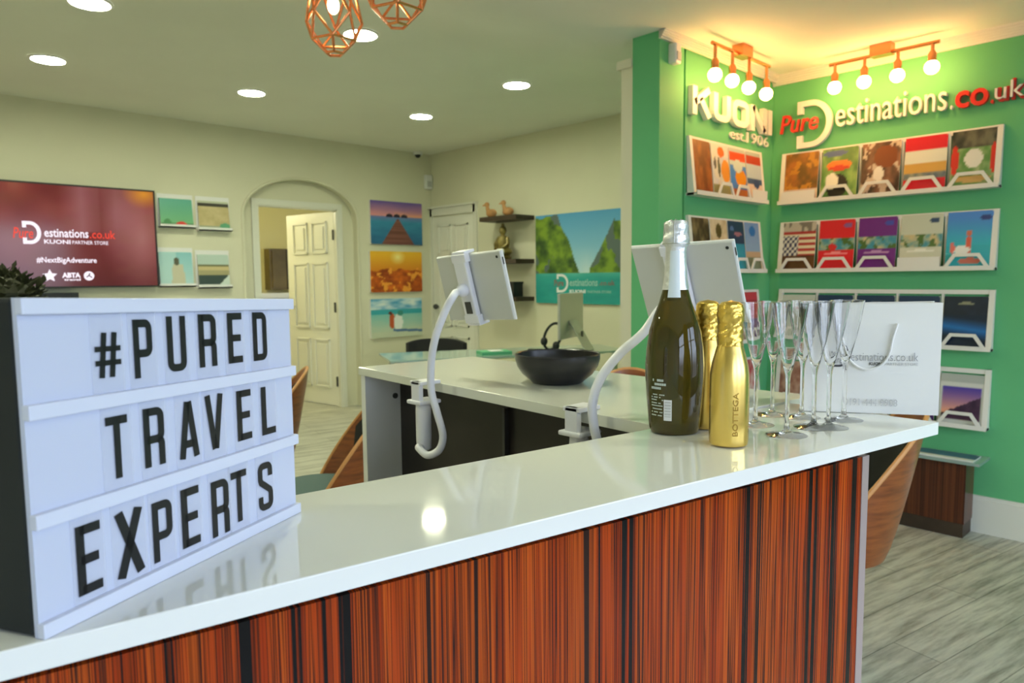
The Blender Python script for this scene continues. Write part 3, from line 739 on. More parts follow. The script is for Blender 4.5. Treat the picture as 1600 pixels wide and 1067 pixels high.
K1 = [
    (bands((1, photo(H('7a3a1a'), H('a85a28'), 2))), 'brown brochure at the pillar end, top of the narrow green wall'),
    (blob(bands((.22, H('8a8a60')), (.78, photo(H('c8c8d0'), H('e0d8c0'), 3)), (1, H('e8d8cc'))), [(.55, .86, .2, .10, H('e86820')), (.78, .50, .26, .22, H('e09030')), (.40, .55, .07, .20, H('5a5a48')), (.18, .62, .07, .12, H('5a5050'))]), 'white brochure with an orange square, top of the narrow green wall'),
    (blob(bands((.2, H('b86a30')), (.66, lambda u, v: mixc(H('3a78c8'), H('4a90d8'), v)), (.74, H('c8d0c8')), (.94, H('d84a20')), (1, H('b8c0b8'))), [(.65, .42, .35, .17, H('e09020')), (.5, .65, .3, .13, H('c8d4cc'))]), 'brochure with an orange fish on blue under a red band'),
    (blob(bands((.34, H('e0c8b8')), (.46, H('3a5a80')), (.74, H('b8c8d0')), (.92, H('b83a20')), (1, H('b8c0b8'))), [(.6, .36, .2, .1, H('2a4a78')), (.6, .14, .2, .05, H('b84a40'))]), 'beach brochure with a dark red band nearest the green corner'),
]
K2 = [
    (photo(H('3a2e18'), H('8a7a50'), 5), 'dark olive brochure at the pillar end, second row of the narrow wall'),
    (blob(photo(H('c8b088'), H('e0cca8'), 3), [(.5, .78, .18, .14, H('5a4a20')), (.35, .35, .3, .12, H('6a4030'))]), 'beige brochure with a dark emblem above the larger tablet'),
    (blob(bands((.55, lambda u, v: mixc(H('28a0b8'), H('1c7a9a'), v)), (1, H('1a3a5a'))), [(.6, .74, .25, .04, H('9a6a78')), (.25, .85, .12, .05, H('5a78a8'))]), 'teal and navy brochure right of the larger tablet'),
    (blob(bands((.28, H('7a8a70')), (.40, H('b8a080')), (1, lambda u, v: mixc(H('8ab0c8'), H('7a98c8'), v))), [(.5, .82, .22, .1, H('2a70b8'))]), 'light blue brochure nearest the corner, second row of the narrow wall'),
]
K3 = [(photo(H('5a6a78'), H('9aa8b0'), 2), 'grey blue brochure at the pillar end, third row of the narrow wall'),
      (photo(H('2a6a78'), H('8ab0b0'), 4), 'dusky teal brochure behind the larger tablet, third row of the narrow wall'),
      (photo(H('d0c8b0'), H('a89070'), 6), 'tan brochure behind the larger tablet, third row of the narrow wall'),
      (blob(bands((.45, H('6a4a78')), (.85, H('a82838')), (1, H('c83040'))), [(.5, .55, .2, .06, H('c86a78'))]), 'red and mauve brochure nearest the corner above the glasses')]
K4 = [(photo(H('8a5a40'), H('d0b090'), 7), 'warm brown brochure low on the narrow wall behind the bottles'),
      (photo(H('c8c8c0'), H('98a0a0'), 8), 'pale brochure low on the narrow wall behind the bottles'),
      (photo(H('4a5a40'), H('a0a888'), 9), 'olive brochure low on the narrow wall behind the gold bottles'),
      (photo(H('a82a30'), H('d8c0b0'), 10), 'red flecked brochure low on the narrow wall behind the glasses')]
for r, (A, (vt, vb)) in enumerate(zip((K1, K2, K3, K4), ROWZ)):
    rack(KW, ku0, ku1, vt, vb, 4, 'white four bay brochure rack, %s on the narrow green wall' % gname[r], (1, 2, 3) if r else (1, 2), () if r else (3,))
    for i, (art, lb) in enumerate(A): brochure(KW, ku0+kb*(i+.5), vb+.0125, art, lb, 'brochures on the narrow green wall', .172, .270)

# four single holders beside the television
def dressbeach(u, v):
    c = mixc(H('b8d8d8'), H('8ac4cc'), v if u > .5 else .3*v)
    if ((u-.55)/(.12+.10*(1-v)))**2 < 1 and v < .62: c = H('c8c4ac')
    if ((u-.52)/.09)**2+((v-.72)/.13)**2 < 1: c = H('5a5a48')
    return c
BH = [((249, 352), (298, 311), blob(bands((.12, H('5a8a60')), (1, lambda u, v: mixc(H('78b880'), H('58a898'), v))), [(.62, .09, .16, .10, H('d83a30')), (.2, .15, .12, .12, H('4a8a58'))]), 'green brochure with a red spot in a wall holder beside the television'),
      (((309), 357), (355, 315), blob(bands((.12, H('a0a890')), (.80, photo(H('b8a878'), H('c8b888'), 4)), (.92, H('302c20')), (1, H('c0c4ac'))), [(.85, .12, .18, .12, H('58a078'))]), 'sand coloured brochure with a black bar in a wall holder'),
      ((249, 445), (298, 393), dressbeach, 'pale blue beach brochure with a standing figure in a wall holder'),
      ((309, 447), (355, 397), blob(bands((.08, H('d8e0d8')), (.38, lambda u, v: H('d0dcd4') if u > .6+v else H('3a4a48')), (.50, H('a8a078')), (.62, H('c8b888')), (.68, H('6a6a48')), (1, H('b8ccc4'))), []), 'white and slate brochure, lower right wall holder beside the television')]
for i, ((x0, y0), (x1, y1), art, lb) in enumerate(BH):
    a = BK.uv(x0, y0); b = BK.uv(x1, y1); w_, h_ = b[0]-a[0], b[1]-a[1]; vb = a[1]-.02; uc = (a[0]+b[0])/2
    where = ['upper left', 'upper right', 'lower left', 'lower right'][i]
    t = thing('brochure_holder', 'small clear-backed wall brochure holder with white ledge, %s of the four by the television' % where, 'brochure holder', BK.pt(uc, vb, 0), 'single brochure holders')
    part('back_plate', MB().pbox(BK, uc-w_/2-.012, uc+w_/2+.012, vb, vb+h_+.05, 0, .004), M['white'], t)
    part('ledge', MB().pbox(BK, uc-w_/2-.012, uc+w_/2+.012, vb, vb+.012, .004, .06).pbox(BK, uc-w_/2-.012, uc+w_/2+.012, vb, vb+.03, .056, .06), M['white'], t)
    solo('brochure', slab_art(BK, uc, vb+.0125, w_, h_, .035, .008, .006, art), M['art'], lb, 'brochure', 'brochures in single wall holders')

# ------------------------------------------------------------------ wall pictures
def canvas(P, x0, x1, yt, yb, art, name, label, th=.03, n=56):
    a = P.uv(x0, yb); b = P.uv(x1, yt); uc = (a[0]+b[0])/2
    return solo(name, slab_art(P, uc, a[1], b[0]-a[0], b[1]-a[1], .002, .002, th, art, n, n), M['canvas'], label, 'picture', 'canvas prints on the cream walls')
canvas(BK, 577, 656, 319, 381, pier, 'canvas_print', 'canvas print of a jetty over water at purple sunset, topmost of three')
canvas(BK, 577, 656, 394, 457, festival, 'canvas_print', 'orange canvas print of a crowd under a low sun, middle of three')
canvas(BK, 578, 656, 465, 529, beach, 'canvas_print', 'canvas print of a couple on a turquoise beach, lowest of three')
lo = canvas(RTW, 840, 973, 325, 473, lagoon, 'poster', 'large lagoon poster between green cliffs with logo, right of the shelves', .02, 84)
PP = Plane(RTW.O+RTW.N*.0225, RTW.U)
def ptext(P, par, body, l, r, top, bot, m, nm, bold=0, shear=0, d=(0, .0015)):
    u0, u1, v0, v1 = fit(P, l, r, top, bot); part(nm, text_on(MB(), body, pl(P), u0, u1, v0, v1, d[0], d[1], bold, shear, 2), M[m], par)
M['poster_red'] = mat('dull_red_print', (.22, .16, .15), .5); M['poster_pale'] = mat('pale_teal_print', (.30, .55, .52), .5)
part('logo_arc', dlogo_px(PP, (870, 442), (888, 442), (878, 428), (878, 457), .022, 0, .0015), M['label'], lo)
ptext(PP, lo, 'Pure', (866, 441), (881, 441), (868, 437), (868, 447), 'poster_red', 'logo_lettering', .03)
ptext(PP, lo, 'estinations', (890, 442), (934, 442), (905, 436), (905, 447), 'poster_pale', 'logo_lettering', .02)
ptext(PP, lo, '.co.uk', (936, 442), (961, 442), (950, 438), (950, 446), 'poster_red', 'logo_lettering', .02)
ptext(PP, lo, 'KUONI', (890, 455), (915, 455), (900, 452.5), (900, 458), 'label', 'logo_lettering', .04)
ptext(PP, lo, 'PARTNER STORE', (918, 456), (955, 456), (930, 454), (930, 458), 'poster_pale', 'logo_lettering', .01)

# ------------------------------------------------------------------ television
TV = Plane((0, YB-.075, 0), (1, 0, 0))
tr = TV.uv(241, 298); br = TV.uv(239, 448); tw_, th_ = 1.40, tr[1]-br[1]; x1 = tr[0]; x0 = x1-tw_; zb = br[1]
tv = thing('television', 'large wall television showing a dark red screen with white logos', 'television', (x0+tw_/2, YB-.03, zb))
bz = .012
part('bezel', MB().pbox(TV, x0, x1, zb, zb+bz, -.04, .006).pbox(TV, x0, x1, zb+th_-bz, zb+th_, -.04, .006).pbox(TV, x0, x0+bz, zb, zb+th_, -.04, .006).pbox(TV, x1-bz, x1, zb, zb+th_, -.04, .006), M['black'], tv)
part('back_shell', MB().pbox(TV, x0+.005, x1-.005, zb+.005, zb+th_-.005, -.04, -.004), M['black'], tv)
part('wall_bracket', MB().pbox(TV, x0+.5, x1-.5, zb+.2, zb+th_-.2, -.074, -.04), M['dkgrey'], tv)
S = MB().grid(lambda u, v: TV.pt(x0+bz+(tw_-2*bz)*u, zb+bz+(th_-2*bz)*v, 0), 90, 52, tvart)
part('screen', S, M['screen'], tv, label='lit dark red screen')
TD = (.001, .003)
def tvt(body, l, r, top, bot, m, bold=0, shear=0): ptext(TV, tv, body, l, r, top, bot, m, 'screen_lettering', bold, shear, TD)
part('screen_logo', dlogo_px(TV, (35, 362), (64, 363), (45, 345.5), (45, 381), .024, *TD), M['scr_white'], tv)
tvt('Pure', (20, 366), (52, 367), (30, 355), (30, 372), 'scr_red', .01, .2)
tvt('estinations', (69, 365), (138, 366), (100, 358), (100, 371), 'scr_white', .015)
tvt('.co.uk', (140, 366), (180, 367), (160, 360), (160, 373), 'scr_red', .01)
tvt('KUONI', (69, 378), (110, 379), (90, 374.5), (90, 381), 'scr_white', .02)
tvt('PARTNER STORE', (113, 379.5), (169, 380), (140, 376.5), (140, 382), 'scr_white', .0)
tvt('#NextBigAdventure', (57, 407), (151, 408), (100, 402), (100, 413), 'scr_white', .015)
def poly2(pts): return [V3((p[0], p[1], 0)) for p in pts], [tuple(range(len(pts)))]
cx, cz = TV.uv(78, 431); R_ = TV.uv(90, 431)[0]-cx
st = [(cx+R_*(1 if i % 2 == 0 else .48)*sin(i*pi/5), cz+R_*(1 if i % 2 == 0 else .48)*cos(i*pi/5)) for i in range(10)]
mb = MB(); ext2(mb, st+[(cx, cz)], [(i, (i+1) % 10, 10)[::-1] for i in range(10)], pl(TV), *TD); part('star_logo', mb, M['scr_white'], tv)
tvt('ABTA', (97, 430), (126, 431), (110, 426), (110, 434), 'scr_white', .05)
tvt('travel', (100, 436.5), (126, 437), (110, 435), (110, 438.5), 'scr_white', .03)
cx, cz = TV.uv(139, 431); R_ = TV.uv(147, 431)[0]-cx
ci = [(cx+R_*cos(i*pi/12), cz+R_*sin(i*pi/12)) for i in range(24)]
mb = MB(); ext2(mb, ci+[(cx, cz)], [(i, (i+1) % 24, 24) for i in range(24)], pl(TV), *TD); part('round_logo', mb, M['scr_white'], tv)
vs, fs = strokes([[(cx-R_*.5, cz-R_*.3), (cx, cz+R_*.1), (cx+R_*.2, cz+R_*.6)], [(cx, cz+R_*.1), (cx+R_*.6, cz-R_*.4)]], R_*.22); part('round_logo_mark', ext2(MB(), vs, fs, pl(TV), .003, .004), M['scr_dark'], tv)
a = TV.uv(60, 461); b = TV.uv(121, 457)
solo('soundbar', MB().box((a[0]-.5, YB-.11, b[1]-.065), (b[0], YB, b[1])), M['black'], 'slim black soundbar on the wall under the television', 'soundbar')

# ------------------------------------------------------------------ floating shelves and ornaments
SHP = [((835, 340), 'top'), ((835, 408), 'middle'), ((835, 466.5), 'lowest')]
sz = []
for (x, y), nm in SHP:
    u, v = RTW.uv(x, y); sz.append((u, v))
    solo('floating_shelf', MB().box((XR-.24, -u, v-.02), (XR, -u+.50, v+.02)), M['shelf'], 'dark wooden floating shelf, %s of three beside the lagoon poster' % nm, 'shelf', 'dark floating shelves')
def carved_duck(loc, label, rz):
    t = thing('wooden_duck', label, 'ornament', (0, 0, 0), 'carved wooden birds')
    part('body', MB().ball((0, 0, .045), .06, .035, .04).tube([(.035, 0, .06), (.05, 0, .10), (.052, 0, .125)], [.024, .017, .018], 12).ball((.055, 0, .13), .026, .022, .023), M['duck'], t, True)
    part('beak', MB().tube([(.075, 0, .128), (.105, 0, .122)], [.011, .006], 8), M['duck'], t, True)
    part('base', MB().lathe([(.03, 0), (.03, .008), (0, .008)], (0, 0, 0), 16), M['duck'], t)
    t.location = loc; t.rotation_euler = (0, 0, rz); return t
zs = sz[0][1]+.02; SX = XR-.13
for px, lb in ((768, 'small carved wooden bird on the top shelf, farther from the poster'), (794, 'small carved wooden bird on the top shelf, nearer the poster')):
    p = on(0, SX, px, 330); carved_duck((SX, p.y, zs), lb, RAD(100))
p = on(0, SX, 786, 390); zs = sz[1][1]+.02; fx, fy = SX, p.y
t = thing('seated_figure', 'bronze seated figure on the middle shelf behind the smaller tablet', 'figurine', (fx, fy, zs))
part('base', MB().lathe([(.075, 0), (.08, .02), (.06, .04), (0, .04)], (fx, fy, zs), 20), M['bronze'], t, True)
part('body', MB().ball((fx, fy, zs+.075), .085, .095, .045).lathe([(.05, .09), (.062, .13), (.066, .18), (.05, .215), (.02, .228), (.02, .24)], (fx, fy, zs), 18).ball((fx, fy, zs+.275), .036, .036, .044).tube([(fx, fy-.06, zs+.2), (fx-.02, fy-.085, zs+.14), (fx-.06, fy-.04, zs+.10)], [.02, .017, .014], 10).tube([(fx, fy+.06, zs+.2), (fx-.02, fy+.085, zs+.14), (fx-.06, fy+.04, zs+.10)], [.02, .017, .014], 10), M['bronze'], t, True)
part('topknot', MB().ball((fx, fy, zs+.325), .016), M['bronze'], t, True)
fl = MB()
for k in range(6): fl.ball((fx-.10+.022*cos(k*pi/3), fy-.07+.022*sin(k*pi/3), zs+.07), .016, .016, .03)
t = thing('white_flower', 'white flower beside the bronze figure on the middle shelf', 'flower', (fx-.10, fy-.07, zs))
part('blossom', fl, M['petal'], t, True); part('stem', MB().tube([(fx-.10, fy-.07, zs), (fx-.10, fy-.07, zs+.06)], .006, 8), M['leafd'], t)
p = on(0, SX, 804, 456); zs = sz[2][1]+.02
t = thing('black_box_ornament', 'small black box on the lowest shelf behind the smaller tablet', 'ornament', (SX, p.y, zs))
part('box', MB().box((SX-.06, p.y-.05, zs), (SX+.06, p.y+.05, zs+.12)), M['black'], t); part('lid', MB().box((SX-.065, p.y-.055, zs+.12), (SX+.065, p.y+.055, zs+.14)), M['black'], t)

# alarm sensors and camera
def sensor(P, x, y, w, h, label):
    u, v = P.uv(x, y); t = thing('alarm_sensor', label, 'alarm sensor', P.pt(u, v-h/2), 'wall alarm sensors')
    b = part('housing', MB().pbox(P, u-w/2, u+w/2, v-h/2, v+h/2, 0, .045), M['white'], t); bevel(b, .008)
    part('lens', MB().pbox(P, u-w*.32, u+w*.32, v-h*.34, v+h*.05, .045, .05), M['print_pale'], t)
sensor(BK, 667, 285, .085, .15, 'white alarm sensor high in the far room corner')
sensor(Plane((0, YK-.012, 0), (1, 0, 0)), 1048, 86, .05, .095, 'small white alarm sensor at the top of the green pillar')
u, v = BK.uv(648, 243)
t = thing('dome_camera', 'small white dome camera where ceiling meets the back wall', 'security camera', BK.pt(u, v-.03, .05))
part('mount', MB().lathe([(.05, .0), (.05, .03), (.03, .075), (0, .075)], BK.pt(u, v, .055), 20), M['white'], t, True)
part('dome', MB().ball(BK.pt(u, v, .055), .032), M['black'], t, True)

# ------------------------------------------------------------------ counter
ZT = 1.044; TT = .02
f0 = on(2, ZT, 480, 907); f1 = on(2, ZT, 1467, 662.5); k0 = on(2, ZT, 465, 768); k1 = on(2, ZT, 985, 672)
fd = (f1-f0).normalized(); fd.z = 0; kd = (k1-k0).normalized()
fn = V3((-fd.y, fd.x, 0))                   # away from the camera
F_l = f0 - fd*.62; F_r = f1
def backpt(x): return k0 + kd*((x-k0.x)/kd.x)
B_l = backpt(F_l.x-.05); B_r = backpt(F_r.x+.045)
tt = -math.tan(RAD(1.5))
mid = f0*.5 + backpt(f0.x)*.5
def zc(p): return ZT + (p-mid).dot(fn)*tt        # the worktop rises a few millimetres towards its front edge
def onc(px, py):
    p = on(2, ZT, px, py)
    for _ in range(6): p = on(2, zc(p), px, py)
    return p
top = [V3((p.x, p.y, zc(p))) for p in (F_l, F_r, B_r, B_l)]
ct = thing('reception_counter', 'raised white topped counter with glossy red-brown striped wood front', 'counter', ((F_l.x+F_r.x)/2, (F_l.y+F_r.y)/2+.1, 0))
o = part('worktop', MB().prism([p-V3((0, 0, TT)) for p in top], (0, 0, TT)), M['white_gloss'], ct, label='glossy white worktop'); bevel(o, .0012)
# striped front panel set back under the top; ends at photo x = 1347
PF = Plane(f0 + fn*.010, fd)
ue = PF.uv(1347, 720)[0]; ue2 = PF.uv(1357, 720)[0]; ul = (F_l-f0).dot(fd)+.02
zu = ZT-TT
part('front_panel', MB().pbox(PF, ul, ue, -ZT+.06, -TT-.0045, -.02, 0), M['zebra'], ct, label='glossy vertical striped wood panel')
o = part('end_trim', MB().pbox(PF, ue, ue2, -ZT, -TT-.0045, -.03, .001), M['endtrim'], ct, label='slim metallic edge strip')
part('end_panel', MB().pbox(PF, ue2-.022, ue2-.002, -ZT, -TT-.0045, -.20, -.03), M['shelf'], ct)
part('plinth', MB().pbox(PF, ul, ue, -ZT, -ZT+.06, -.05, -.012), M['black'], ct)
part('back_panel', MB().pbox(PF, ul, ue2-.03, -ZT, -TT-.0045, -.20, -.185), M['shelf'], ct)

# return ledge behind it
a = on(2, ZT, 560, 573.5); b = on(2, ZT, 1003, 660.5); ld = (b-a).normalized()
e0 = a; e1 = a + ld*((backpt(1.0).y+.004-a.y)/ld.y)
xfar = 1.405; g0 = V3((xfar-.005, a.y-.035, ZT)); g1 = V3((xfar-.02, backpt(1.385).y+.004, ZT))
lg = thing('return_ledge', 'white raised ledge running back from the counter with dark panel below', 'counter', ((e0.x+g1.x)/2, (e0.y+g1.y)/2, 0))
M['ledge_top'] = mat('white_ledge_top', (.74, .75, .68), .10, spec=.5)
o = part('ledge_top', MB().prism([V3((p.x, p.y, ZT-.021)) for p in (e0, e1, g1, g0)], (0, 0, .021)), M['ledge_top'], lg); bevel(o, .0012)
gx0 = e0.x+.006; gyA = e0.y-.022
gxe = on(1, gyA, 626, 650).x
part('gable_panel', MB().box((gx0, gyA, 0), (xfar-.02, gyA+.02, ZT-.0215)), M['white'], lg, label='white end panel')
bx = gxe
part('back_panel', MB().prism([(bx, gyA-.001, .0), (bx-.065, e1.y+.01, .0), (bx-.05, e1.y+.01, .0), (bx+.015, gyA-.001, .0)], (0, 0, ZT-.0215)), M['dkpanel'], lg, label='dark wood panel')
c = on(1, gyA, 617, 618); part('cable_cap', MB().lathe([(.008, 0), (.008, .004), (0, .004)], (c.x, gyA-.004, c.z), 12, (0, 1, 0)), M['dkgrey'], lg)
jx = on(0, bx-.03, 795, 690)
part('joint_strip', MB().box((bx-.047, jx.y-.004, 0), (bx-.034, jx.y+.004, ZT-.06)), M['dkgrey'], lg)

# ------------------------------------------------------------------ lightbox
A = onc(62, 999); B = onc(463, 800)
ud = (B-A); W_ = ud.length; ud.normalize(); nd = V3((ud.y, -ud.x, 0)).normalized()   # toward the camera side
hL, hR = .2235, .2190
def LB(x, y, d=0):                           # x,y in 0..1 over the face, d metres out of it
    return A + ud*(W_*x) + V3((0, 0, 1))*((hL*(1-x)+hR*x)*y) + nd*d + V3((0, 0, .0003))
def lbuv(px, py):
    d = ray(px, py); p = EYE + d*((A-EYE).dot(nd)/d.dot(nd)); x = (p-A).dot(ud)/W_; return x, (p.z-(A.z*(1-x)+B.z*x))/(hL*(1-x)+hR*x)
def lbox(mb, x0, x1, y0, y1, d0, d1):
    vs = [LB(x, y, d) for d in (d0, d1) for y in (y0, y1) for x in (x0, x1)]
    return mb.add(vs, [(0, 2, 3, 1), (4, 5, 7, 6), (0, 1, 5, 4), (2, 6, 7, 3), (0, 4, 6, 2), (1, 3, 7, 5)])
lb = thing('lightbox', 'white letter lightbox with black case at the near end of the counter', 'lightbox', LB(.5, 0, -.03))
o = part('case', lbox(MB(), 0, 1, 0, 1, -.058, -.004), M['case'], lb, label='black case'); bevel(o, .003)
o = part('face_panel', lbox(MB(), .0, 1, .0, 1, -.004, 0), M['lb_face'], lb, label='white face panel')
RY = [(.0, .048)]
for (xa, ya), (xb, yb_) in (((100, 652), (100, 626)), ((100, 808), (100, 780))):
    RY.append((lbuv(xa, ya)[1], lbuv(xb, yb_)[1]))
RY = [(0.0, .046), (lbuv(250, 763)[1], lbuv(250, 743)[1]), (lbuv(250, 622)[1], lbuv(250, 602)[1]), (.952, 1.0)]
for i, (y0, y1) in enumerate(RY):
    o = part('rail', lbox(MB(), -.002, 1.004, y0, y1, -.001, .0055), M['lb_rail'], lb); bevel(o, .0008)
CARDS = [
    ('#', 152, 192, 519, 590, 0), ('P', 212, 241, 499, 590, 0), ('U', 264, 293, 494, 580, 0), ('R', 313, 340, 491, 573, 0), ('E', 358, 380, 489, 567, 0), ('D', 397, 418, 488, 563, 0),
    ('T', 168, 202, 649, 747, 1), ('R', 226, 258, 636, 728, 1), ('A', 280, 311, 626, 716, 1), ('V', 322, 350, 615, 702, 1), ('E', 371, 393, 609, 687, 1), ('L', 409, 430, 603, 678, 1),
    ('E', 119, 158, 817, 926, 2), ('X', 180, 224, 794, 901, 2), ('P', 238, 269, 781, 875, 2), ('E', 283, 311, 761, 853, 2), ('R', 330, 357, 749, 836, 2), ('T', 361, 385, 735, 815, 2), ('S', 403, 425, 722, 797, 2)]
rown = ['top', 'middle', 'bottom']
seen = {}
for ch, xl, xr_, yt, yb_, row in CARDS:
    ym = (yt+yb_)/2
    x0, x1 = lbuv(xl, ym)[0], lbuv(xr_, ym)[0]; y0 = lbuv((xl+xr_)/2, yb_)[1]; y1 = lbuv((xl+xr_)/2, yt)[1]
    if row == 0: y0, y1 = max(y0, .70) if ch != '#' else y0, y1
    cy0, cy1 = (RY[2][1], RY[3][0]) if row == 0 else ((RY[1][1], RY[2][0]) if row == 1 else (RY[0][1], RY[1][0]))
    pad = max(.010, (.092-(x1-x0))/2)
    key = (ch, row); seen[key] = seen.get(key, 0)+1
    nm = 'hash sign' if ch == '#' else 'letter '+ch
    lab = 'clear card with black %s in the %s row of the lightbox' % (nm, rown[row])
    if key == ('E', 2): lab = 'clear card with black letter E %s row of the lightbox' % ('first in the bottom' if seen[key] == 1 else 'after P in the bottom')
    t = thing('letter_card', lab, 'letter card', LB((x0+x1)/2, cy0, .002), 'letter cards in the lightbox')
    part('clear_sheet', lbox(MB(), x0-pad, x1+pad, cy0+.002, cy1-.002, .0006, .0010), M['card'], t)
    wgl = .46; s = .135
    if ch == '#': wgl, s = .60, .12
    if ch in 'EL': wgl = .40
    vs, fs = glyph(ch, wgl, s, .10)
    gx0 = min(v[0] for v in vs); gx1 = max(v[0] for v in vs); gy0 = min(v[1] for v in vs); gy1 = max(v[1] for v in vs)
    mb = ext2(MB(), [(x0+(v[0]-gx0)/(gx1-gx0)*(x1-x0), y0+(v[1]-gy0)/(gy1-gy0)*(y1-y0)) for v in vs], fs, lambda x, y, d: LB(x, y, d), .0011, .0014)
    part('printed_letter', mb, M['ink'], t, label='black printed character')

# ------------------------------------------------------------------ bottles
U = .00093
c = onc(1053, 674); x, y, z = c
bt = thing('wine_bottle', 'tall dark green sparkling wine bottle with silver neck foil on the counter', 'bottle', c)
prof = [(0, 0.004), (.030, .001), (.0358, .002), (.0382, .008), (.0396, .020), (.0425, .055), (.0444, .085), (.0446, .105), (.0430, .130), (.0390, .157), (.0322, .180), (.0246, .200), (.0190, .220), (.0162, .240), (.0150, .262), (.0145, .290)]
part('glass_body', MB().lathe(prof, c, 48), M['bottle'], bt, True, 'dark olive glass')
part('neck_foil', MB().lathe([(.0200, .2195), (.0172, .240), (.0160, .262), (.0154, .282), (.0158, .284), (.0158, .290)], c, 40), M['silver'], bt, True)
M['foilstrip'] = mat('pale_blue_foil_label', (.72, .80, .86), .35)
# paper strip up the neck facing the viewer
va = math.atan2(-y, -x)
def lat(rf, a0, a1, n, zs_):
    mb = MB(); vs = []; fs = []
    for (r, h) in zs_:
        for i in range(n+1):
            a = a0+(a1-a0)*i/n; vs.append((x+r*cos(a), y+r*sin(a), z+h))
    for j in range(len(zs_)-1):
        for i in range(n): q = j*(n+1)+i; fs.append((q, q+1, q+n+2, q+n+1))
    return mb.add(vs, fs)
part('neck_label', lat(0, va-.55, va+.35, 8, [(.0229, .205), (.0203, .219), (.0176, .240), (.0163, .262), (.0158, .278)]), M['foilstrip'], bt, True, 'white strip label up the neck')
part('cap', crinkle([(.0165, .284), (.0185, .288), (.0190, .297), (.0172, .302), (.0162, .306), (.0178, .312), (.0176, .318), (.0150, .323), (0, .324)], c, 44, .0014, 7), M['silver'], bt, True, 'silver foil cap')
wc = MB()
for k in range(4):
    a = k*pi/2+.4; wc.tube([(x+.0195*cos(a), y+.0195*sin(a), z+.288), (x+.0185*cos(a), y+.0185*sin(a), z+.305), (x+.0178*cos(a), y+.0178*sin(a), z+.321), (x+.006*cos(a), y+.006*sin(a), z+.325)], .0009, 6)
wc.tube([(x+.0200*cos(k*pi/12), y+.0200*sin(k*pi/12), z+.289) for k in range(24)], .0010, 6, True)
part('wire_cage', wc, M['alu'], bt, True)
def cyl(cx_, cy_, cz_, r, a_mid):            # wraps x (metres of arc) and y (height) round a bottle
    rr = r if callable(r) else (lambda h: r)
    return lambda X, Y, d: V3((cx_+(rr(Y)+d)*cos(a_mid+X/rr(Y)), cy_+(rr(Y)+d)*sin(a_mid+X/rr(Y)), cz_+Y))
def prad(prof):
    def f(h):
        for (r0, h0), (r1, h1) in zip(prof, prof[1:]):
            if h0 <= h <= h1: return r0+(r1-r0)*(h-h0)/max(1e-6, h1-h0)
        return prof[-1][0]
    return f
cf = cyl(x, y, z, prad(prof[2:]), va)
mb = MB()
for i, (hh_, ww) in enumerate(((.083, .022), (.077, .026), (.071, .018), (.062, .024), (.058, .02), (.054, .022), (.049, .018), (.045, .021), (.040, .02), (.035, .021), (.030, .02))):
    hgt = .0036 if i < 3 else .0016
    nseg = 8
    x0_ = -.038
    for k in range(nseg):
        if hsh(i, k, 3) < .25: continue
        a0, a1 = x0_+ww*k/nseg, x0_+ww*(k+.8)/nseg
        ext2(mb, [(a0, hh_), (a1, hh_), (a1, hh_+hgt), (a0, hh_+hgt)], [(0, 1, 2, 3)], cf, .0002, .0005)
part('back_print', mb, M['labeltxt'], bt, label='pale printed small text')
mb = MB()
xs_ = [-.0155+.012*i/6 for i in range(7)]
for i in range(6):
    ext2(mb, [(xs_[i], .024), (xs_[i+1], .024), (xs_[i+1], .056), (xs_[i], .056)], [(0, 1, 2, 3)], cf, .0002, .0005)
bcp = part('barcode_patch', mb, M['label'], bt, label='white barcode patch')
mb = MB()
for i in range(16):
    if i % 3 == 1: continue
    h_ = .030+.0015*i; ext2(mb, [(-.014, h_), (-.005, h_), (-.005, h_+.0007), (-.014, h_+.0007)], [(0, 1, 2, 3)], cf, .0006, .0008)
part('barcode_lines', mb, M['print_grey'], bcp)

def goldbottle(c, label, text=True):
    x, y, z = c; t = thing('gold_bottle', label, 'bottle', c, 'small gold bottles')
    P = [(0, .003), (.022, .001), (.0258, .003), (.0268, .010), (.0268, .085), (.0265, .100), (.0245, .115), (.0205, .130), (.0170, .142), (.0152, .150)]
    part('body', MB().lathe(P, c, 40), M['gold'], t, True, 'mirror gold body')
    part('neck_foil', crinkle([(.0180, .1405), (.0170, .151), (.0168, .160), (.0165, .172), (.0180, .176), (.0186, .182), (.0180, .187)], c, 44, .0022, 3), M['goldfoil'], t, True, 'crinkled gold foil')
    part('cap', crinkle([(.0176, .186), (.0182, .190), (.0166, .197), (.0120, .2005), (.006, .2015), (0, .203)], c, 44, .0009, 5), M['goldfoil'], t, True)
    a = math.atan2(-y, -x)
    f = cyl(x, y, z, .0268, a)
    if text:                                  # word running up the body
        g = lambda X, Y, d: f(.0125-Y, .018+X, d)
        part('printed_word', text_on(MB(), 'BOTTEGA', g, 0, .060, 0, .0075, .0002, .0005, .01), M['goldtxt'], t, label='dark bronze word running up the body')
    return t
goldbottle(onc(1138, 695), 'small gold bottle in front, right of the dark bottle')
goldbottle(onc(1103, 668), 'small gold bottle half hidden behind the front gold one')

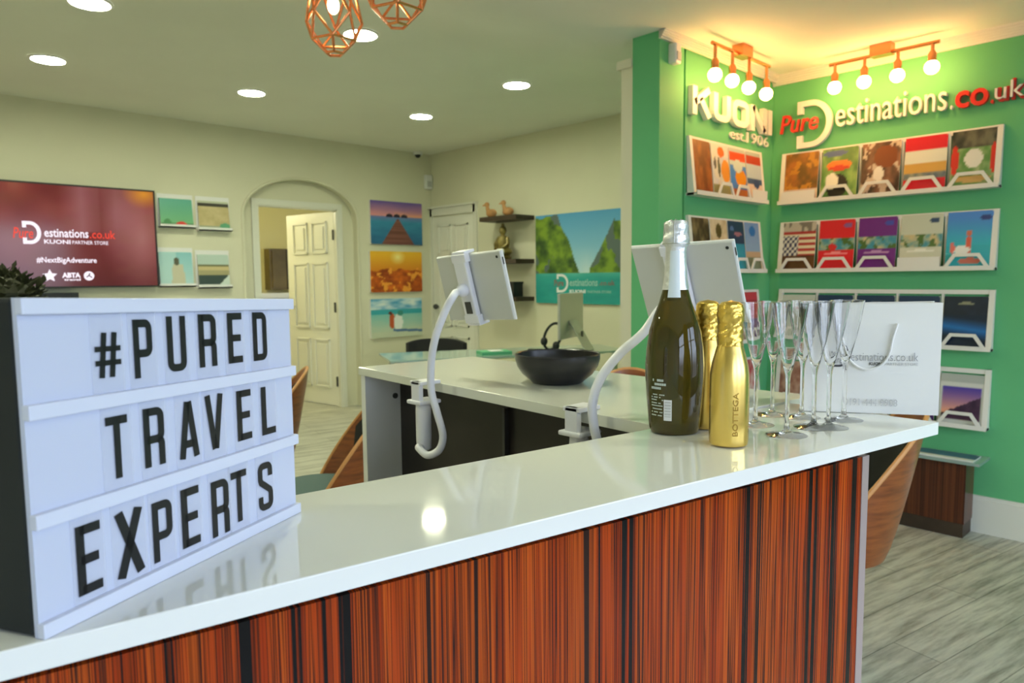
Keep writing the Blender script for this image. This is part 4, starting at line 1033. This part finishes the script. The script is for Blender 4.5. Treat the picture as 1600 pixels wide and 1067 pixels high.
# ------------------------------------------------------------------ champagne flutes
def flute():
    t = thing('champagne_flute', 'x', 'glass', (0, 0, 0), 'champagne flutes')
    out = [(0, .0), (.029, .0), (.0295, .0010), (.024, .0018), (.010, .0036), (.0045, .009), (.0033, .020), (.0031, .080), (.0040, .090), (.0080, .106), (.0150, .134), (.0215, .166), (.0262, .196)]
    inn = [(.0255, .1963), (.0208, .166), (.0143, .134), (.0073, .107), (.003, .098), (0, .096)]
    part('bowl_and_stem', MB().lathe(out+inn, (0, 0, 0), 28), M['glass'], t, True, None, 60)
    return t
fl0 = flute()
FL = [((1180, 664), 'champagne flute standing nearest the front gold bottle'), ((1206, 648), 'champagne flute second from the gold bottle, set back'), ((1229, 680), 'champagne flute standing forward nearest the counter edge'),
      ((1252, 652), 'champagne flute at the left edge of the white bag'), ((1271, 668), 'champagne flute in front of the white bag corner'), ((1294, 668), 'champagne flute before the left of the bag logo'), ((1318, 656), 'champagne flute furthest from the gold bottles, before the bag')]
for i, ((px, py), lab) in enumerate(FL):
    p = onc(px, py); f = fl0 if i == 0 else dup(fl0, p)
    f.location = p; f['label'] = lab

# ------------------------------------------------------------------ white carrier bag
a = onc(1253, 642.5); b = onc(1466, 650); bd = (b-a).normalized()
BG = Plane(a+V3((0, 0, .0008)), bd, V3((0, 0, 1))); bw_ = (b-a).length; bh_ = BG.uv(1360, 476.5)[1]
bg = thing('carrier_bag', 'white paper carrier bag with printed web address at the counter end', 'bag', BG.pt(bw_/2, 0, -.04))
gs = .075
mb = MB(); n = 10
def bag(u, v, k):                             # slight bulge
    return BG.pt(u, v, .0) + BG.N*(k)
fr = MB().grid(lambda u, v: BG.pt(bw_*u, bh_*v, .003*sin(pi*u)*sin(pi*v)), 16, 10)
o = part('front_panel', fr, M['paper'], bg, True)
part('rear_panel', MB().grid(lambda u, v: BG.pt(bw_*u, bh_*v, -gs+.012*v*0), 8, 6), M['paper'], bg, True)
part('side_gusset', MB().add([BG.pt(0, 0, 0), BG.pt(0, bh_, 0), BG.pt(.012, bh_, -gs/2), BG.pt(.004, 0, -gs/2), BG.pt(0, bh_, -gs), BG.pt(0, 0, -gs)], [(0, 1, 2, 3), (3, 2, 4, 5)]), M['paper'], bg)
part('side_gusset', MB().add([BG.pt(bw_, 0, 0), BG.pt(bw_, bh_, 0), BG.pt(bw_-.012, bh_, -gs/2), BG.pt(bw_-.004, 0, -gs/2), BG.pt(bw_, bh_, -gs), BG.pt(bw_, 0, -gs)], [(0, 1, 2, 3), (3, 2, 4, 5)]), M['paper'], bg)
part('base', MB().add([BG.pt(0, .0005, 0), BG.pt(bw_, .0005, 0), BG.pt(bw_, .0005, -gs), BG.pt(0, .0005, -gs)], [(0, 1, 2, 3)]), M['paper'], bg)
hp = []
for q in ((1398, 508), (1391, 532), (1386, 556), (1373, 573), (1350, 578), (1330, 568), (1318, 548), (1311, 525), (1309, 508)): u, v = BG.uv(*q); hp.append(BG.pt(u, v, .0065))
sm = []
for i in range(len(hp)-1):
    for k in range(5):
        p0, p1, p2, p3 = hp[max(0, i-1)], hp[i], hp[i+1], hp[min(len(hp)-1, i+2)]; q = k/5
        sm.append(.5*((2*p1)+(p2-p0)*q+(2*p0-5*p1+4*p2-p3)*q*q+(3*p1-p0-3*p2+p3)*q**3))
sm.append(hp[-1])
part('ribbon_handle', MB().tube(sm, .0022, 8), M['white'], bg, True, 'white cord handle hanging down the front')
a = BG.uv(1309, 572); b2 = BG.uv(1309, 541); c = BG.uv(1323, 556)
vs, fs = strokes([arc(a[0], (a[1]+b2[1])/2, c[0]-a[0], 75, -90, 12, (b2[1]-a[1])/2) + [(a[0]-.012, a[1])]], .0035)
part('logo_arc', ext2(MB(), vs, fs, pl(BG), .0042, .0047), M['print_dark'], bg)
def bgt(body, l, r, top, bot, m, bold=0):
    u0, u1, v0, v1 = fit(BG, l, r, top, bot); part('printed_text', text_on(MB(), body, pl(BG), u0, u1, v0, v1, .0042, .0046, bold, 0, 2), M[m], bg)
bgt('Pure', (1296, 563), (1314, 563), (1300, 556), (1300, 568), 'print_grey', .0)
bgt('estinations.co.uk', (1327, 558), (1432, 560), (1380, 553), (1380, 566), 'print_grey', -.01)
bgt('KUONI', (1356, 570), (1377, 570), (1366, 567.5), (1366, 572.5), 'print_dark', .02)
bgt('PARTNER STORE', (1380, 571), (1432, 572), (1400, 569), (1400, 573.5), 'print_pale', 0)
bgt('0191 444 9908', (1318, 630), (1401, 631), (1360, 624.5), (1360, 635.5), 'print_pale', .0)

# ------------------------------------------------------------------ tablets on gooseneck stands
def tablet(pos, az, tilt, roll, w, h, label, hlabel, clamp, via, campos):
    az, tilt, roll = RAD(az), RAD(tilt), RAD(roll)
    u = V3((cos(az), sin(az), 0)); nn = V3((sin(az), -cos(az), 0)); v = V3((0, 0, 1))*cos(tilt)+nn*sin(tilt)
    u, v = u*cos(roll)+v*sin(roll), -u*sin(roll)+v*cos(roll)
    n = u.cross(v)                            # points to the camera side (back of the tablet)
    pos = V3(pos)
    tb = thing('tablet', label, 'tablet', pos - v*h/2, 'tablets on gooseneck stands')
    o = part('body', MB().obox(pos, u, v, n, w/2, h/2, .004), M['tablet'], tb, label='grey back'); bevel(o, .003, 3)
    o = part('white_rim', MB().obox(pos-n*.003, u, v, n, w/2+.0015, h/2+.0015, .003), M['white'], tb); bevel(o, .002)
    part('screen', MB().obox(pos-n*.0064, u, v, n, w/2-.008, h/2-.008, .0003), M['black'], tb)
    cp = pos+u*(w/2-.012)+v*(h/2-.012)+n*.004
    part('camera_lens', MB().lathe([(.0032, 0), (.0032, .0008), (0, .0008)], cp, 12, n), M['black'], tb)
    part('side_button', MB().obox(pos+u*(w/2+.0014)+v*(h/2-.022), u, v, n, .0006, .008, .0012), M['dkgrey'], tb)
    st = thing('gooseneck_stand', hlabel, 'tablet stand', clamp, 'gooseneck tablet stands')
    # holder: spine with two jaws on the tablet back
    hc = pos + n*.013 + u*(-.012)
    sp = MB().obox(hc, u, v, n, .021, h/2-.012, .007)
    o = hs = part('holder_spine', sp, M['holder'], st); bevel(o, .004, 3)
    for s in (-1, 1):
        j = MB().obox(hc+v*(s*(h/2-.006))-n*.001, u, v, n, .024, .010, .008).obox(hc+v*(s*(h/2+.006))-n*.012, u, v, n, .022, .0035, .016)
        o = part('jaw', j, M['holder'], hs); bevel(o, .002)
    part('jaw_slot', MB().obox(hc+v*(-(h/2-.034))+n*.0075, u, v, n, .010, .014, .0006), M['dkgrey'], hs)
    part('ball_joint', MB().ball(hc+n*.014, .015), M['holder'], st, True)
    # clamp on the ledge edge
    cx_, cy_, cz_ = clamp
    cl = MB().box((cx_-.028, cy_-.020, cz_+.0005), (cx_+.030, cy_+.020, cz_+.009)).box((cx_-.028, cy_-.015, cz_-.036), (cx_-.016, cy_+.015, cz_+.009))
    o = part('clamp', cl, M['holder'], st); bevel(o, .002)
    o = part('clamp_flange', MB().box((cx_-.034, cy_-.026, cz_-.043), (cx_+.026, cy_+.026, cz_-.034)), M['holder'], st); bevel(o, .003)
    gx = cx_-.006
    part('grip', MB().lathe([(.012, -.150), (.0165, -.146), (.0175, -.120), (.0175, -.060), (.0165, -.043), (.010, -.0428)], (gx, cy_, cz_), 24), M['holder'], st, True)
    pts = [V3((gx, cy_, cz_-.148))] + [V3(q) for q in via] + [hc+n*.034, hc+n*.018]
    sm = []
    for i in range(len(pts)-1):
        for k in range(8):
            p0, p1, p2, p3 = pts[max(0, i-1)], pts[i], pts[i+1], pts[min(len(pts)-1, i+2)]; q = k/8
            sm.append(.5*((2*p1)+(p2-p0)*q+(2*p0-5*p1+4*p2-p3)*q*q+(3*p1-p0-3*p2+p3)*q**3))
    sm.append(pts[-1])
    part('gooseneck', MB().tube(sm, .0083, 12), M['holder'], st, True)
    return n
def depthpt(px, py, dist): d = ray(px, py); return EYE + d*(dist/d.dot(FW))
c1 = on(2, ZT, 664, 600)
d1 = (c1-EYE).dot(FW)
via = [depthpt(654, 699, d1-.03), depthpt(668, 711, d1-.05), depthpt(686, 703, d1-.06), depthpt(692, 680, d1-.06), depthpt(683, 645, d1-.06), depthpt(674, 610, d1-.06), depthpt(674, 565, d1-.07), depthpt(681, 525, d1-.09), depthpt(697, 483, d1-.10), depthpt(710, 460, d1-.10)]
tablet((1.054, 1.222, 1.28-.019), -89, 13.6, 2.6, .22, .153, 'smaller looking white rimmed tablet seen from behind over the ledge', 'white gooseneck stand clamped at the far end of the ledge', (c1.x, c1.y, ZT), via, None)
c2 = on(2, ZT, 908, 641)
d2 = (c2-EYE).dot(FW)
via = [depthpt(898, 745, d2-.03), depthpt(915, 755, d2-.06), depthpt(933, 735, d2-.07), depthpt(935, 700, d2-.07), depthpt(928, 665, d2-.07), depthpt(926, 630, d2-.07), depthpt(938, 592, d2-.06), depthpt(968, 553, d2-.04), depthpt(1005, 520, d2-.01), depthpt(1030, 485, d2+.01)]
tablet((1.215, .766, 1.28-.0145), -79, 28, 1.8, .205, .175, 'larger looking tablet seen from behind the dark wine bottle', 'white gooseneck stand clamped near the dark wine bottle', (c2.x, c2.y, ZT), via, None)

# ------------------------------------------------------------------ bowl on the ledge
c = on(2, ZT, 871, 597); c = V3((c.x, c.y, ZT+.0006)); s = 1.0
out = [(0, .0), (.056, .0), (.060, .003), (.063, .006), (.080, .020), (.0915, .037), (.0965, .054), (.0968, .064), (.0950, .0665), (.0925, .064), (.0915, .054), (.086, .038), (.074, .022), (.052, .011), (0, .009)]
solo('black_bowl', MB().lathe(out, c, 48), M['bowl'], 'wide black ceramic bowl on the white ledge', 'bowl', smooth=True)

# ------------------------------------------------------------------ tub chairs
def tub_chair():
    t = thing('tub_chair', 'x', 'chair', (0, 0, 0), 'bent plywood tub chairs')
    # faces +x ; bucket shell of bent ply with a sweeping top edge
    NA, NZ = 36, 12; th = .012
    A0 = RAD(104)
    def top(a): return max(.355, .85-.40*(1-cos(a)))
    def S(a, k, off):
        zb = .34; z = zb+(top(a)-zb)*k; f = (z-zb)/.50
        r = .20+.11*min(1, f)**.8 + off
        if k < 0: pass
        return V3((-.02-r*cos(a)*1.0, r*sin(a)*.98, z))
    vs = []; fs = []
    for off in (0, -th):
        for j in range(NZ+1):
            for i in range(NA+1): vs.append(S(-A0+2*A0*i/NA, j/NZ, off))
    n1 = (NA+1)*(NZ+1)
    idx = lambda o, j, i: o*n1+j*(NA+1)+i
    for j in range(NZ):
        for i in range(NA):
            fs.append((idx(0, j, i), idx(0, j, i+1), idx(0, j+1, i+1), idx(0, j+1, i))); fs.append((idx(1, j, i), idx(1, j+1, i), idx(1, j+1, i+1), idx(1, j, i+1)))
    for i in range(NA): fs.append((idx(0, 0, i), idx(1, 0, i), idx(1, 0, i+1), idx(0, 0, i+1)))
    for j in range(NZ):
        fs.append((idx(0, j, 0), idx(0, j+1, 0), idx(1, j+1, 0), idx(1, j, 0))); fs.append((idx(0, j, NA), idx(1, j, NA), idx(1, j+1, NA), idx(0, j+1, NA)))
    sh = part('shell', MB().add(vs, fs), M['ply'], t, True, 'bent brown plywood shell', 50)
    ev = [S(-A0+2*A0*i/NA, 1, -th/2) for i in range(NA+1)]
    part('shell_edge', MB().tube(ev, .0075, 8), M['plyedge'], sh, True, 'paler plywood edge')
    part('seat_base', MB().lathe([(0, .335), (.195, .335), (.205, .36), (.205, .375), (0, .375)], (-.01, 0, 0), 32), M['dkwood'], t)
    part('seat_cushion', MB().lathe([(0, .376), (.20, .376), (.215, .40), (.21, .435), (.17, .45), (0, .452)], (.0, 0, 0), 32), M['teal'], t, True, 'teal seat cushion')
    bk = MB(); bv = []; bf = []
    for o_, off in ((0, -th-.002), (1, -th-.03)):
        for j in range(7):
            for i in range(21):
                a = RAD(-52)+RAD(104)*i/20; bv.append(S(a, .40+.46*j/6, off))
    for j in range(6):
        for i in range(20):
            q = j*21+i; bf.append((q, q+1, q+22, q+21)); q += 147; bf.append((q, q+21, q+22, q+1))
    for i in range(20): bf.append((i, i+1, i+148, i+147)); q = 126+i; bf.append((q, q+147, q+148, q+1))
    for j in range(6): q = j*21; bf.append((q, q+21, q+168, q+147)); q = j*21+20; bf.append((q, q+147, q+168, q+21))
    part('back_pad', bk.add(bv, bf), M['blackfab'], t, True, 'black back pad')
    part('pedestal', MB().lathe([(.11, 0), (.11, .008), (.05, .022), (.028, .05), (.025, .30), (.06, .335)], (0, 0, 0), 28), M['alu'], t, True)
    return t
tc0 = tub_chair()
def at_depth(px, dist): p = depthpt(px, 600, dist); return (p.x, p.y)
CH = [(at_depth(1280, 2.42), 120, 'brown plywood tub chair beyond the right end of the counter'), (at_depth(490, 2.85), 150, 'brown plywood tub chair behind the white end panel of the ledge'), (at_depth(372, 3.42), 154, 'brown plywood tub chair mostly hidden behind the lightbox'),
      (at_depth(985, 3.04), 217, 'plywood tub chair with its back just above the ledge, by the dark bottle')]
for i, ((x, y), rz, lab) in enumerate(CH):
    o = tc0 if i == 0 else dup(tc0, (x, y, 0), RAD(rz))
    o.location = (x, y, 0); o.rotation_euler = (0, 0, RAD(rz)); o['label'] = lab

def desk_chair(x, y, rz):
    t = thing('desk_chair', 'black padded desk chair with low wide back beyond the glass desk', 'chair', (0, 0, 0))
    bs = MB(); vs = []; fs = []
    for o_ in (0, 1):
        for j in range(5):
            for i in range(13):
                a = RAD(-38+76*i/12); r = .36+(.045 if o_ else 0); zz = .50+.30*j/4-(.03*(abs(a)/RAD(38))**3 if j == 4 else 0)
                vs.append((.13-r*cos(a), r*sin(a), zz))
    for j in range(4):
        for i in range(12): q = j*13+i; fs += [(q, q+1, q+14, q+13), (q+65, q+78, q+79, q+66)]
    for i in range(12): fs += [(i, i+65, i+66, i+1), (52+i, 53+i, 118+i, 117+i)]
    for j in range(4): q = j*13; fs += [(q, q+13, q+78, q+65), (q+12, q+77, q+90, q+25)]
    part('backrest', MB().add(vs, fs), M['blackfab'], t, True)
    part('seat', MB().lathe([(0, .42), (.22, .42), (.235, .44), (.23, .475), (.18, .49), (0, .49)], (.03, 0, 0), 28), M['blackfab'], t, True)
    part('back_post', MB().tube([(-.10, 0, .42), (-.29, 0, .45), (-.30, 0, .60)], .018, 10), M['dkwood'], t, True)
    part('column', MB().lathe([(.03, .06), (.03, .30), (.05, .42)], (.03, 0, 0), 16), M['alu'], t, True)
    bm_ = MB()
    for k in range(5): bm_.tube([(.03, 0, .07), (.03+.28*cos(k*1.2566), .28*sin(k*1.2566), .03)], [.024, .015], 8).ball((.03+.28*cos(k*1.2566), .28*sin(k*1.2566), .026), .026, None, None, 10, 6)
    part('star_base', bm_, M['black'], t, True)
    t.location = (x, y, 0); t.rotation_euler = (0, 0, rz)
desk_chair(*at_depth(676, 5.55), RAD(222))

# ------------------------------------------------------------------ glass desk at the back with monitor, headset, leaflet
DZ = .75
p0 = on(2, DZ, 610, 564); dd = V3((cos(RAD(-25)), sin(RAD(-25)), 0)); dn = V3((-dd.y, dd.x, 0))
DW, DD = 1.75, .52
dk = thing('glass_desk', 'glass topped desk in front of the cream right wall', 'desk', p0 + dd*DW/2 + dn*DD/2 - V3((0, 0, DZ)))
cc = p0 + dd*DW/2 + dn*DD/2
part('glass_top', MB().obox(cc-V3((0, 0, .006)), dd, dn, V3((0, 0, 1)), DW/2, DD/2, .006), M['deskglass'], dk, label='greenish glass top')
for sx in (-1, 1):
    for sy in (-1, 1):
        q = cc + dd*(sx*(DW/2-.08)) + dn*(sy*(DD/2-.08)); part('leg', MB().tube([(q.x, q.y, 0), (q.x, q.y, DZ-.012)], .022, 12), M['alu'], dk, True)
part('frame', MB().obox(cc-V3((0, 0, .03)), dd, dn, V3((0, 0, 1)), DW/2-.08, .018, .017), M['alu'], dk)
q = on(2, DZ, 892, 546.5); mo = V3((q.x, q.y, DZ+.0005))
vd = (mo-EYE); vd.z = 0; vd.normalize(); sd = V3((-vd.y, vd.x, 0))
ma = RAD(20); mu = (vd*cos(ma)-sd*sin(ma)).normalized(); mn = V3((-mu.y, mu.x, 0))
mt = thing('computer_monitor', 'slim silver computer monitor seen nearly edge-on on the glass desk', 'monitor', mo)
o = part('panel', MB().obox(mo+V3((0, 0, .255)), mu, mn, V3((0, 0, 1)), .25, .011, .165), M['alu'], mt); bevel(o, .006)
part('screen', MB().obox(mo+V3((0, 0, .265))+mn*.0115, mu, mn, V3((0, 0, 1)), .24, .001, .145), M['black'], mt)
b0 = mo - mn*.02
sd_ = MB().prism([b0-mn*.0+mu*.09+V3((0, 0, .22)), b0-mu*.09+V3((0, 0, .22)), b0-mn*.13-mu*.09, b0-mn*.13+mu*.09], (mn*.006))
stn = part('stand', sd_, M['alu'], mt)
part('foot', MB().obox(mo-mn*.05+V3((0, 0, .003)), mu, mn, V3((0, 0, 1)), .09, .10, .003), M['alu'], mt)
part('cable_hole', MB().obox(b0-mn*.068+V3((0, 0, .12)), mu, (mn*.86+V3((0, 0, .5))).normalized(), V3((0, 0, 1)), .018, .004, .02), M['dkgrey'], stn)
q = on(2, DZ, 855, 549); hb = V3((q.x, q.y, DZ+.001))
hd = thing('headset', 'black headset leaning beside the monitor behind the bowl', 'headset', hb)
au = sd*(-.35)+V3((0, 0, .94)); au.normalize(); bu = (-sd-au*(-sd).dot(au)).normalized()
cp = hb+au*.115
part('headband', MB().tube([cp+au*(.10*cos(i*pi/14))+bu*(.058*sin(i*pi/14)) for i in range(28)], .010, 8, True), M['black'], hd, True)
for s_ in (-1, 1):
    part('ear_cup', MB().ball(cp+bu*(.046*s_)-au*.055, .026, .026, .032), M['black'], hd, True)
part('cable_box', MB().obox(hb+sd*.085+V3((0, 0, .008)), sd, vd, V3((0, 0, 1)), .055, .03, .008), M['black'], hd)
q = on(2, DZ, 772, 553); lf = V3((q.x, q.y, DZ+.0005))
t = thing('leaflet_stack', 'small stack of green leaflets on the glass desk left of the bowl', 'leaflets', lf)
part('green_leaflets', MB().obox(lf+V3((0, 0, .011)), dd, dn, V3((0, 0, 1)), .11, .075, .011), M['leafl'], t)
part('white_sheet', MB().obox(lf+V3((0, 0, .0235))+dd*.01, dd, dn, V3((0, 0, 1)), .045, .05, .0012), M['paper'], t)

# ------------------------------------------------------------------ bench along the green wall
bx0 = 3.89; by0 = .905; bz = on(0, bx0, 1505, 724).z
bc = thing('display_bench', 'low dark striped wood bench cabinet with glass top on the green wall', 'bench', ((bx0+XG)/2, 1.45, 0))
part('body', MB().box((bx0, by0, .07), (XG-.022, YK-.01, bz)), M['bench'], bc)
part('plinth', MB().box((bx0+.004, by0+.004, 0), (XG-.022, YK-.01, .07)), M['shelf'], bc)
part('glass_top', MB().box((bx0-.03, by0-.06, bz+.0005), (XG-.002, YK-.005, bz+.014)), M['deskglass'], bc, label='greenish glass top')
PB = Plane((0, 0, 0), (1, 0, 0))
def leaf_art(u, v): return H('d8dcd8') if v < .22 else mixc(H('28406a'), H('4a6a98'), fbm(u*4, v*4))
mb = MB(); q0 = V3((bx0-.015, by0+.24, bz+.0145)); th = .006
mb.grid(lambda u, v: q0+V3((.14*v, -.27*u, th)), 14, 10, leaf_art)
for e in (((0, 0), (1, 0)), ((1, 0), (1, 1)), ((1, 1), (0, 1)), ((0, 1), (0, 0))):
    (a_, b_), (c_, d_) = e; f_ = lambda u, v, h: q0+V3((.14*v, -.27*u, h)); mb.add([f_(a_, b_, 0), f_(c_, d_, 0), f_(c_, d_, th), f_(a_, b_, th)], [(0, 1, 2, 3)], lin(H('e0e0dc')))
solo('brochure', mb, M['art'], 'blue brochure lying flat on the glass top of the low bench', 'brochure')

# ------------------------------------------------------------------ plant behind the lightbox
c = depthpt(2, 470, 3.1); pxx, pyy = c.x, c.y
pt_ = thing('potted_plant', 'dark bushy potted plant behind the lightbox in front of the television', 'plant', (pxx, pyy, 0))
part('pot', MB().lathe([(.13, 0), (.15, .02), (.18, .34), (.19, .36), (.17, .36), (.165, .32), (0, .32)], (pxx, pyy, 0), 28), M['dkgrey'], pt_, True)
part('soil', MB().lathe([(0, .321), (.16, .321), (.16, .33), (0, .335)], (pxx, pyy, 0), 20), M['soil'], pt_)
part('stem', MB().tube([(pxx, pyy, .32), (pxx+.01, pyy, .8), (pxx, pyy, 1.15)], [.02, .016, .012], 10), M['dkwood'], pt_, True)
mb = MB(); rnd = random.Random(3)
for i in range(520):
    a = rnd.uniform(0, 2*pi); zc = rnd.uniform(-1, 1); rr = sqrt(1-zc*zc)
    nrm = V3((rr*cos(a), rr*sin(a), zc)); rad = .155*rnd.uniform(.55, 1.0); p = V3((pxx, pyy, 1.205)) + V3((nrm.x*rad*1.08, nrm.y*rad*1.08, nrm.z*rad*.9))
    tdir = (nrm+V3((rnd.uniform(-.9, .9), rnd.uniform(-.9, .9), rnd.uniform(-.3, .9)))).normalized(); sdv = tdir.cross(V3((0, 0, 1))+nrm*.3).normalized(); L_ = rnd.uniform(.035, .06); wv = L_*.28
    q = nrm*.006
    mb.add([p, p+tdir*L_*.5+sdv*wv+q, p+tdir*L_, p+tdir*L_*.5-sdv*wv+q, p+tdir*L_*.5-q*.3], [(0, 1, 4), (1, 2, 4), (2, 3, 4), (3, 0, 4)])
mb.ball((pxx, pyy, 1.205), .125, .125, .105)
part('foliage', mb, M['leafd'], pt_)

# ------------------------------------------------------------------ light
wd_ = bpy.data.worlds.new('world'); sc.world = wd_; wd_.use_nodes = True
N, L = wd_.node_tree.nodes, wd_.node_tree.links; bgn = N['Background']
tc = N.new('ShaderNodeTexCoord'); sx = N.new('ShaderNodeSeparateXYZ'); L.new(tc.outputs['Generated'], sx.inputs['Vector'])
r = ramp(N, [(.0, (.10, .10, .10)), (.47, (.16, .17, .19)), (.53, (.68, .80, 1.0)), (1.0, (.52, .68, 1.0))])
mr = N.new('ShaderNodeMapRange'); mr.inputs['From Min'].default_value = -1; mr.inputs['From Max'].default_value = 1; L.new(sx.outputs['Z'], mr.inputs['Value']); L.new(mr.outputs['Result'], r.inputs['Fac'])
L.new(r.outputs['Color'], bgn.inputs['Color']); bgn.inputs['Strength'].default_value = 7.0
for a, b in wins:
    la = bpy.data.lights.new('window_daylight', 'AREA'); la.shape = 'RECTANGLE'; la.size = b-a; la.size_y = 1.75; la.cycles.is_portal = True
    lo_ = bpy.data.objects.new('window_daylight', la); COL.objects.link(lo_); lo_.location = ((a+b)/2, YF-.13, 1.425); lo_.rotation_euler = (RAD(90), 0, 0)
lh = bpy.data.lights.new('hall_fill', 'POINT'); lh.energy = 34; lh.color = (1, .97, .72); lh.shadow_soft_size = .12  # unseen point light added to brighten the hall and door leaf
lho = bpy.data.objects.new('hall_fill', lh); COL.objects.link(lho); lho.location = (2.75, 7.7, 2.25)

sc.view_settings.view_transform = 'Standard'; sc.view_settings.look = 'None'; sc.view_settings.gamma = 1; sc.view_settings.use_curve_mapping = False
sc.view_settings.exposure = 0.08
sc.cycles.sample_clamp_indirect = 6
sc.cycles.use_denoising = True
sc.cycles.max_bounces = 10
